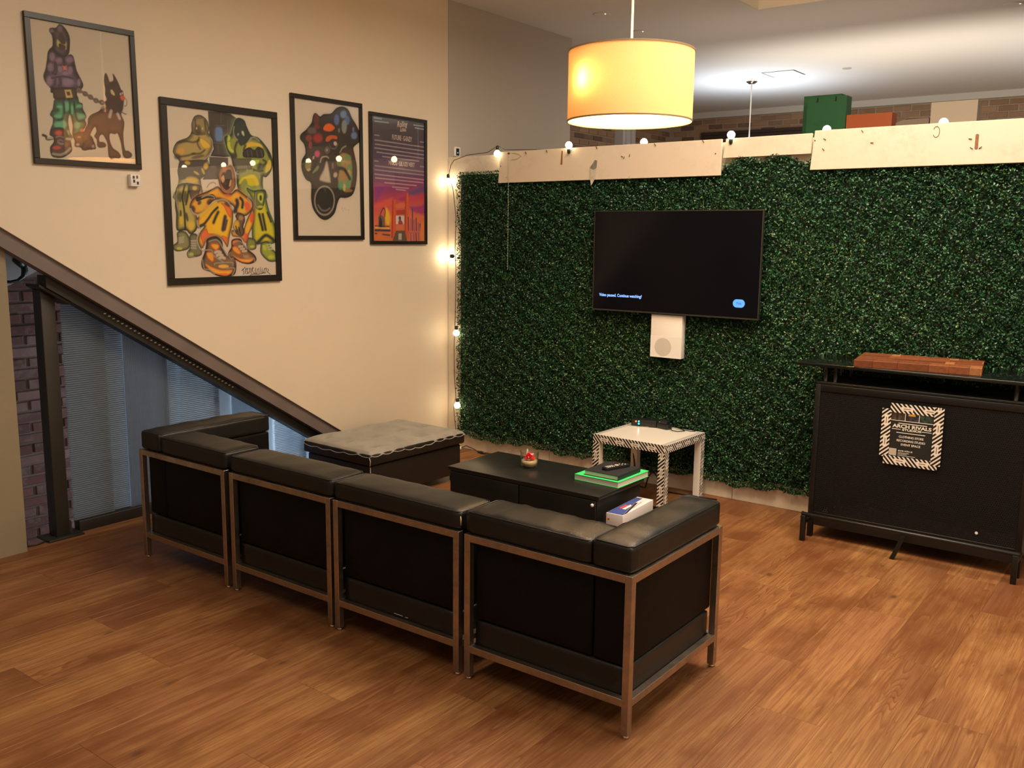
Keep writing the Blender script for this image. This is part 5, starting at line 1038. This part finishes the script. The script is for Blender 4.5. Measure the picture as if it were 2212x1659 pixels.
    # knee and leg
    c.fill([(760, 270), (880, 240), (1000, 310), (1050, 440), (1050, 640), (1000, 860), (960, 1060), (890, 960), (780, 880), (620, 930), (530, 1080), (450, 960), (480, 820), (560, 700), (460, 740), (430, 640), (470, 520), (600, 400)], (.84, .46, .02), (.07, .04, .03), .028)
    c.blob((840, 640), 130, (.86, .52, .02), .9, 200); c.fill([(840, 300), (960, 330), (1030, 440), (1010, 560), (950, 480), (900, 370)], (.80, .14, .04), (.5, .1, .04), .012, a=.9); c.blob((960, 330), 60, DK, .8, 30, .6)
    c.fill([(600, 740), (540, 780), (500, 860), (540, 1000), (600, 900), (740, 830), (640, 820), (620, 780)], (.78, .12, .05), (.5, .08, .04), .012, a=.9); c.fill([(860, 860), (960, 900), (930, 980), (900, 940)], (.8, .16, .04), (.5, .1, .04), .008)
    c.line([(790, 380), (700, 470), (640, 560), (560, 660), (500, 690)], DK, .008, .008); c.line([(800, 460), (760, 540), (720, 640)], DK, .010, .012); c.line([(920, 540), (900, 640), (880, 760)], (.06, .03, .05), .013, .012); c.line([(950, 600), (915, 760)], (.06, .03, .05), .007, .010); c.line([(760, 300), (620, 420), (500, 520)], YE, .012, .012)
    c.line([(760, 270), (880, 245), (980, 300), (1040, 420)], (.42, .35, .28), .004, .004); c.line([(440, 600), (450, 690), (500, 740)], (.42, .35, .28), .004, .004); c.line([(470, 820), (440, 930), (480, 1060), (550, 1130)], (.45, .36, .30), .004, .005)
    # right arm, hand, far leg
    c.fill([(1390, 400), (1420, 520), (1400, 680), (1330, 830), (1300, 960), (1250, 980), (1180, 900), (1040, 870), (1040, 760), (1200, 840), (1250, 700), (1300, 560)], OR, (.08, .04, .03), .022); c.blob((1380, 560), 34, RD, .85, 90, .2); c.blob((1270, 880), 34, RD, .8, 90, .1); c.blob((1310, 720), 40, (.86, .44, .03), .8, 110, .25)
    c.fill([(1090, 520), (1150, 470), (1230, 500), (1260, 600), (1230, 700), (1250, 800), (1200, 880), (1120, 840), (1050, 740), (1070, 640), (1110, 580)], (.16, .10, .06), K, .02); c.blob((1110, 680), 50, (.70, .40, .04), .9, 80, .1); c.blob((1190, 560), 40, (.42, .24, .10), .9, 40); c.line([(1100, 700), (1130, 800)], K, .004, .004); c.line([(1150, 720), (1180, 830)], K, .004, .004); c.line([(1060, 740), (1090, 820)], (.4, .32, .26), .003, .003)
    # shoes centre
    c.fill([(620, 920), (760, 880), (860, 960), (880, 1100), (960, 1220), (1080, 1260), (1100, 1420), (1060, 1530), (900, 1560), (760, 1530), (660, 1470), (540, 1420), (520, 1300), (570, 1160), (600, 1020)], (.24, .13, .05), K, .03, halo=HO)
    c.fill([(680, 1000), (790, 1000), (820, 1060), (760, 1110), (690, 1060)], (.82, .42, .03), RD, .012); c.fill([(600, 1150), (700, 1150), (730, 1260), (700, 1310), (620, 1240)], OR, RD, .010); c.fill([(580, 1340), (700, 1400), (860, 1450), (1040, 1450), (960, 1540), (780, 1520), (660, 1450)], (.86, .46, .03), (.78, .20, .05), .016); c.blob((890, 1385), 90, (.84, .46, .10), .95, 32); c.blob((890, 1515), 80, (.82, .14, .04), .7, 18)
    for k_, (x, y) in enumerate(((790, 1140), (820, 1190), (860, 1240))): c.line([(x-40, y+8), (x, y-8), (x+50, y+6)], (.58, .46, .36), .009, .006)
    for pts in ([(560, 1110), (690, 1110), (720, 1200), (900, 1320)], [(740, 1360), (760, 1330), (1030, 1320), (1050, 1370)], [(530, 1270), (560, 1420), (640, 1440), (740, 1510)], [(940, 1420), (1060, 1410), (1080, 1450), (1040, 1530)], [(640, 960), (760, 930), (830, 980), (880, 1080), (940, 1170)]): c.line(pts, OL, .0035, .004)
    c.fill([(1040, 940), (1170, 920), (1220, 1000), (1290, 1090), (1420, 1200), (1440, 1290), (1330, 1340), (1200, 1320), (1080, 1260), (980, 1240), (980, 1150), (1030, 1060)], (.28, .14, .05), K, .022, halo=HO)
    c.fill([(1040, 1060), (1120, 1050), (1190, 1160), (1140, 1180), (1060, 1120)], OR, RD, .010); c.fill([(1040, 1190), (1160, 1250), (1320, 1260), (1400, 1260), (1330, 1320), (1180, 1300)], (.86, .46, .03), (.78, .20, .05), .012); c.blob((1280, 1215), 50, (.50, .26, .10), .9, 24); c.fill([(1050, 950), (1150, 930), (1090, 990), (1050, 1020)], (.75, .20, .06), (.4, .1, .05), .008)
    for x, y in ((1180, 1045), (1210, 1085), (1245, 1125)): c.line([(x-25, y+4), (x+35, y-2)], (.55, .42, .32), .007, .005)
    for pts in ([(1000, 1150), (980, 1200), (1010, 1250), (1060, 1250)], [(1230, 1190), (1260, 1240), (1410, 1250), (1420, 1310)], [(1100, 970), (1180, 960), (1290, 1090)]): c.line(pts, OL, .003, .004)
    # tag signature: quick ink strokes
    for pts in ([(1200, 1460), (1240, 1420), (1260, 1400)], [(1220, 1430), (1240, 1500), (1225, 1520)], [(1270, 1420), (1260, 1510)], [(1270, 1440), (1300, 1420), (1290, 1470), (1320, 1500), (1280, 1510)], [(1320, 1430), (1350, 1420), (1330, 1470), (1350, 1500)], [(1390, 1400), (1360, 1460), (1370, 1510)], [(1400, 1410), (1380, 1460), (1420, 1510)], [(1440, 1420), (1430, 1490), (1460, 1500), (1470, 1430)], [(1490, 1420), (1500, 1500)], [(1520, 1400), (1530, 1500)], [(1550, 1420), (1560, 1500), (1580, 1480)], [(1590, 1420), (1580, 1500), (1610, 1490), (1620, 1420), (1590, 1430)], [(1640, 1430), (1660, 1450), (1640, 1480), (1660, 1500), (1690, 1520)], [(1340, 1540), (1400, 1520), (1480, 1520), (1560, 1505)]): c.line(pts, (.01, .01, .01), .0022, .0018)
def art3(c):
    c.z_(630, 220, 6.144)
    c.fill([(320, 155), (380, 200), (430, 170), (530, 160), (600, 90), (680, 70), (750, 110), (800, 220), (860, 320), (900, 420), (905, 520), (820, 600), (830, 700), (860, 860), (855, 1050), (810, 1220), (720, 1270), (640, 1270), (600, 1350), (560, 1480), (460, 1560), (370, 1530), (290, 1420), (262, 1280), (262, 1080), (190, 1020), (140, 900), (140, 780), (190, 680), (170, 560), (120, 490), (130, 430), (200, 370), (270, 280), (290, 190)], (.045, .034, .028), (.020, .016, .013), .02, soft=.012, halo=(.28, .25, .20))
    # cap and hair highlights
    for p, r, ry, col, a_ in (((600, 240), 34, 70, (.10, .16, .34), .9), ((690, 170), 40, 50, (.16, .24, .42), .9), ((740, 250), 30, 60, (.10, .17, .36), .9), ((700, 330), 34, 90, (.26, .28, .26), .85), ((830, 450), 40, 46, (.13, .20, .38), .95), ((820, 370), 14, 34, (.12, .18, .34), .9), ((630, 380), 14, 30, (.20, .20, .18), .8),
                              ((330, 240), 34, 80, (.14, .035, .025), .9), ((340, 330), 40, 30, (.18, .04, .03), .9), ((350, 480), 60, 60, (.34, .04, .035), .95), ((230, 480), 40, 40, (.28, .06, .05), .9), ((270, 380), 60, 44, (.15, .10, .10), .85), ((250, 570), 24, 50, (.30, .06, .05), .85), ((340, 690), 34, 44, (.55, .07, .16), .95)): c.blob(p, r, col, a_, ry)
    c.fill([(420, 350), (450, 300), (510, 285), (560, 320), (575, 355), (520, 395), (440, 385)], (.72, .13, .02), (.4, .07, .02), .008); c.fill([(450, 520), (470, 460), (530, 440), (600, 455), (605, 500), (540, 495), (490, 530)], (.52, .10, .03), (.3, .05, .02), .008)
    c.blob((580, 555), 22, (.55, .40, .32), .95, 28, -.3); c.blob((470, 640), 34, (.10, .08, .07), 1, 44); c.blob((470, 640), 12, (.36, .30, .26), 1, 18); c.line([(440, 640), (470, 595), (505, 640), (470, 690), (440, 645)], (.16, .13, .11), .003, .003); c.line([(500, 560), (520, 610), (580, 620), (620, 560)], (.15, .12, .10), .003, .004)
    c.line([(640, 690), (670, 620), (720, 590)], (.22, .26, .14), .005, .005); c.line([(380, 800), (400, 740), (460, 725), (490, 745)], (.34, .29, .22), .005, .004)
    # camouflage sleeves
    c.fill([(620, 700), (700, 660), (790, 720), (815, 860), (810, 1040), (780, 1180), (720, 1220), (650, 1160), (600, 1040), (620, 900), (590, 820)], (.30, .20, .08), K, .02); c.fill([(220, 720), (270, 780), (265, 860), (240, 930), (190, 910), (170, 830)], (.26, .20, .08), K, .012); c.fill([(350, 830), (370, 880), (330, 930), (270, 960), (280, 910)], (.18, .22, .10), K, .010)
    for p, r, ry, col in (((740, 740), 50, 34, (.12, .27, .10)), ((640, 800), 34, 40, (.13, .26, .08)), ((770, 880), 34, 60, (.11, .24, .08)), ((650, 1110), 34, 60, (.04, .30, .12)), ((745, 1090), 26, 56, (.04, .32, .12)), ((790, 1000), 18, 50, (.08, .26, .10)), ((680, 980), 44, 60, (.36, .20, .06)), ((760, 960), 24, 60, (.42, .34, .12)), ((700, 1140), 16, 50, (.50, .42, .20)), ((760, 1180), 50, 20, (.30, .16, .05)), ((640, 760), 28, 24, (.40, .28, .08)), ((750, 810), 30, 24, (.36, .22, .08)), ((200, 800), 20, 40, (.10, .25, .08)), ((240, 820), 20, 40, (.34, .21, .06)), ((230, 900), 30, 18, (.48, .38, .20))): c.blob(p, r, col, .85, ry)
    c.line([(600, 880), (700, 900), (770, 1020)], K, .013, .012); c.line([(330, 800), (290, 880), (250, 930)], K, .010, .008)
    # barrel
    c.fill([(455, 790), (480, 800), (500, 900), (520, 1030), (510, 1080), (380, 1050), (370, 1000), (420, 900)], (.52, .43, .33), (.20, .16, .12), .016, soft=.006); c.blob((580, 970), 26, (.50, .36, .26), .95, 34, .2); c.blob((545, 850), 14, (.22, .13, .10), .9, 44); c.blob((290, 740), 12, (.40, .34, .28), .9, 26, .3)
    el = lambda rx, ry, cx=435, cy=1310: [(cx+rx*math.cos(t_), cy+ry*math.sin(t_)) for t_ in [2*PI*i/16 for i in range(17)]]
    c.line(el(130, 190), (.30, .25, .20), .0055, .005); c.fill(el(112, 165)[:-1], (.030, .027, .022), (.018, .015, .012), .01); c.line([(350, 1370), (390, 1430), (450, 1445), (505, 1410)], (.16, .13, .11), .006, .006)
    for pts in ([(660, 1430), (670, 1400), (680, 1460), (700, 1410), (720, 1450)], [(730, 1440), (760, 1430), (750, 1460)]): c.line(pts, (.36, .30, .22), .0015, .002, .7)
def art4(c):
    t_ = ((c.z-c.z.min())/(c.z.max()-c.z.min()))[..., None]; u_ = ((c.y-c.y.min())/(c.y.max()-c.y.min()))[..., None]
    st = [(0, (.62, .16, .05)), (.18, (.66, .16, .07)), (.33, (.55, .07, .09)), (.42, (.30, .05, .14)), (.55, (.13, .06, .14)), (.75, (.075, .05, .09)), (1.0, (.09, .075, .07))]
    k_ = t_[..., 0]-.06*(u_[..., 0]-.5); col_ = np.stack([np.interp(k_, [s_[0] for s_ in st], [s_[1][i] for s_ in st]) for i in range(3)], -1); c.c[:] = col_
    c.z_(790, 370, 9.757)
    c.fill([(190, 280), (500, 300), (400, 420), (330, 520), (200, 680), (185, 500)], (.25, .05, .22), (.36, .06, .16), .03, soft=.03); c.fill([(900, 420), (1080, 350), (1250, 260), (1275, 420), (1100, 480), (920, 500)], (.15, .07, .20), (.22, .08, .18), .02, soft=.01); c.fill([(780, 540), (900, 470), (820, 620), (680, 600)], (.36, .03, .14), (.4, .05, .12), .01); c.fill([(920, 720), (1180, 700), (1270, 590), (1270, 900), (1100, 900), (950, 820)], (.35, .05, .16), (.50, .10, .12), .02, soft=.02)
    c.fill([(200, 700), (350, 640), (560, 560), (530, 720), (380, 760), (200, 800)], (.68, .10, .06), (.60, .10, .10), .02, soft=.02); c.fill([(420, 750), (500, 850), (530, 1000), (500, 1150), (420, 1120), (400, 950)], (.78, .46, .03), (.76, .26, .05), .02, soft=.02)
    # bridge tower
    RO = (.62, .11, .04); RD_ = (.42, .055, .035)
    for x0, x1, yt in ((560, 640, 610), (830, 900, 470)): c.fill([(x0, yt), (x1, yt-15), (x1+10, 1420), (x0-20, 1420)], RO, RO, .001, sm=False); c.fill([(x0, yt), (x0+30, yt), (x0+10, 1400), (x0-20, 1400)], RD_, RD_, .001, sm=False)
    c.fill([(640, 820), (830, 810), (830, 910), (640, 920)], RD_, RD_, .001, sm=False); c.fill([(640, 1250), (830, 1250), (880, 1480), (560, 1480)], (.14, .09, .05), (.20, .1, .05), .004, sm=False); c.fill([(640, 1110), (820, 1110), (820, 1240), (640, 1240)], (.60, .17, .08), RO, .002, sm=False); c.fill([(650, 690), (815, 660), (815, 770), (650, 775)], (.62, .16, .08), RO, .006)
    c.fill([(638, 935), (812, 938), (812, 1115), (640, 1112)], (.62, .55, .52), (.62, .55, .52), .001, sm=False); c.blob((720, 990), 28, (.10, .06, .06), 1, 44); c.fill([(700, 1040), (750, 1030), (785, 1112), (690, 1112)], (.38, .06, .06), (.2, .04, .04), .003); c.fill([(690, 1310), (760, 1310), (760, 1445), (690, 1445)], (.45, .42, .36), (.35, .3, .25), .003, sm=False)
    # figure with hook left, cars, skyline
    c.line([(300, 950), (330, 850), (375, 775), (410, 830), (400, 960)], (.07, .05, .045), .0045, .003); c.fill([(270, 950), (340, 930), (400, 990), (405, 1200), (270, 1220)], (.17, .12, .09), (.08, .06, .05), .006, sm=False); c.fill([(295, 960), (345, 1040), (340, 1190), (290, 1190)], (.04, .03, .03), (.06, .05, .04), .004)
    c.line([(200, 1150), (500, 1160)], K, .003, .003); c.line([(200, 1190), (500, 1205)], (.70, .42, .10), .005, .004); c.line([(200, 1245), (510, 1250)], (.06, .045, .06), .008, .005); c.line([(200, 1310), (510, 1350)], (.08, .06, .07), .006, .005); c.fill([(200, 1400), (300, 1260), (400, 1400), (500, 1390), (510, 1480), (200, 1480)], (.62, .18, .05), (.60, .12, .05), .01)
    for i, (x, h0, h1) in enumerate(((900, 970, 1240), (950, 1000, 1240), (985, 800, 1240), (1020, 1030, 1250), (1065, 990, 1250), (1110, 1100, 1250), (1145, 1110, 1250))): c.line([(x, h0), (x+4, h1)], (.10, .05, .12) if i % 2 == 0 else (.30, .10, .20), .0055, .003)
    for x in (950, 1010, 1060, 1110): c.line([(x, 1310), (x+8, 1460)], (.30, .09, .20) if x % 20 else (.12, .05, .12), .006, .004)
    c.line([(900, 1290), (1240, 1290)], (.50, .10, .14), .004, .004); c.fill([(1160, 1100), (1240, 1060), (1255, 1470), (1150, 1470)], (.66, .22, .07), (.60, .14, .06), .01)
    # small print rows too fine to read
    c.z_(790, 230, 11.057); rg = np.random.default_rng(5)
    def rows(lst, col_):
        for (xa, ya), (xb, yb) in lst:
            x = xa
            while x < xb:
                w_ = rg.uniform(14, 46); y = ya+(yb-ya)*(x-xa)/(xb-xa); x2 = min(x+w_, xb); c.line([(x, y), (x2, y+(yb-ya)*(x2-x)/(xb-xa))], col_, .0042, .0035, .85); x = x2+rg.uniform(7, 13)
    LV = (.36, .28, .26)
    rows([((210, 680), (320, 695)), ((1300, 845), (1420, 860)), ((215, 800), (1420, 975)), ((225, 900), (1410, 1065)), ((215, 990), (1420, 1160)), ((265, 1090), (1385, 1240)), ((400, 1195), (1275, 1305)), ((210, 1300), (300, 1312)), ((1300, 1430), (1410, 1445)), ((220, 1415), (1400, 1560)), ((215, 1510), (1400, 1640))], LV)
    rows([((200, 270), (380, 300)), ((215, 350), (540, 390)), ((1145, 440), (1420, 480)), ((1180, 510), (1420, 550))], (.30, .42, .40))
    c.z_(790, 370, 9.757); rows([((190, 60), (1240, 180)), ((205, 140), (1210, 240)), ((400, 240), (1070, 300)), ((560, 330), (910, 360)), ((640, 380), (840, 405))], (.50, .32, .34))
FR = {1: (-3.0266, 2.4956, .6139, .7660, .0071, .030, art1, 'framed airbrushed picture of a hooded figure holding a dog on a chain', (.60, .52, .40), .4),
      2: (-2.1520, 1.9931, .8526, 1.0992, .0016, .042, art2, 'largest framed picture, three airbrushed figures in orange and yellow-green', (.66, .56, .44), .4),
      3: (-1.2810, 2.2016, .6504, .9673, .0047, .029, art3, 'framed airbrushed picture of a capped face behind a round barrel', (.66, .56, .44), .4),
      4: (-.5759, 2.1643, .6188, .9565, -.0019, .026, art4, 'glossy framed concert poster with sunset and red bridge, nearest the hedge', (.1, .06, .1), .3)}
for k_, (yc, zc, w_, h_, tl, bw_, fn, lb, base, _) in FR.items():
    t = thing('framed_picture', lb, 'picture', (.001, yc, zc), 0, 'framed pictures on the left wall'); t.rotation_euler = (tl, 0, 0)
    dpt = .020
    for nm, (a, b_, c0, c1) in {'t': (-w_/2, w_/2, h_/2-bw_, h_/2), 'b': (-w_/2, w_/2, -h_/2, -h_/2+bw_), 'l': (-w_/2, -w_/2+bw_, -h_/2+bw_, h_/2-bw_), 'r': (w_/2-bw_, w_/2, -h_/2+bw_, h_/2-bw_)}.items():
        obj('frame_bar', MB().box(0, dpt, a, b_, c0, c1), MT['frame'], t, bevel=.0015, seg=1)
    obj('backing', MB().box(.001, .007, -w_/2+bw_*.6, w_/2-bw_*.6, -h_/2+bw_*.6, h_/2-bw_*.6), MT['beigebag'], t)
    def paint(uu, vv_, P_, fn=fn, base=base, yc=yc, zc=zc):
        c = Canvas(P_[..., 1]+yc, P_[..., 2]+zc, .009, base); fn(c); return np.clip(c.c, 0, 1)
    W2, H2 = w_-2*bw_*.9, h_-2*bw_*.9
    raster('print', (.008, -W2/2, -H2/2), (0, 1, 0), (0, 0, 1), W2, H2, int(W2/.0034), int(H2/.0034), paint, MT['print'], t)
    if k_ == 4:
        def wp(px, py, s): y, z = unproject_wall(790+px/s, (230 if s > 10 else 370)+py/s, .009); return (.0088, y-yc, z-zc)
        ink = simple('poster_lettering', (.62, .48, .38), .6)
        for s_, (px, py), h2, ft in (('FUTURE · G-EAZY', (865, 765), .050, .215), ('MIGOS · LIL UZI VERT', (860, 1375), .044, .285)):
            y0 = wp(px, py, 11.057); put_text('lettering', s_, h2, ink, t, y0, (0, 1, 0), (0, 0, 1), 'CENTER', .0006, fit=ft)
        for s_, (px, py), h2, ft in (('Rolling', (860, 430), .060, .115), ('Loud', (885, 545), .052, .072)):
            put_text('lettering', s_, h2, ink, t, wp(px, py, 11.057), (0, 1, .10), (0, 0, 1), 'CENTER', .0009, shear=.35, fit=ft)
    obj('glass', MB().box(.0105, .0120, -w_/2+bw_*.95, w_/2-bw_*.95, -h_/2+bw_*.95, h_/2-bw_*.95), MT['pane'], t)
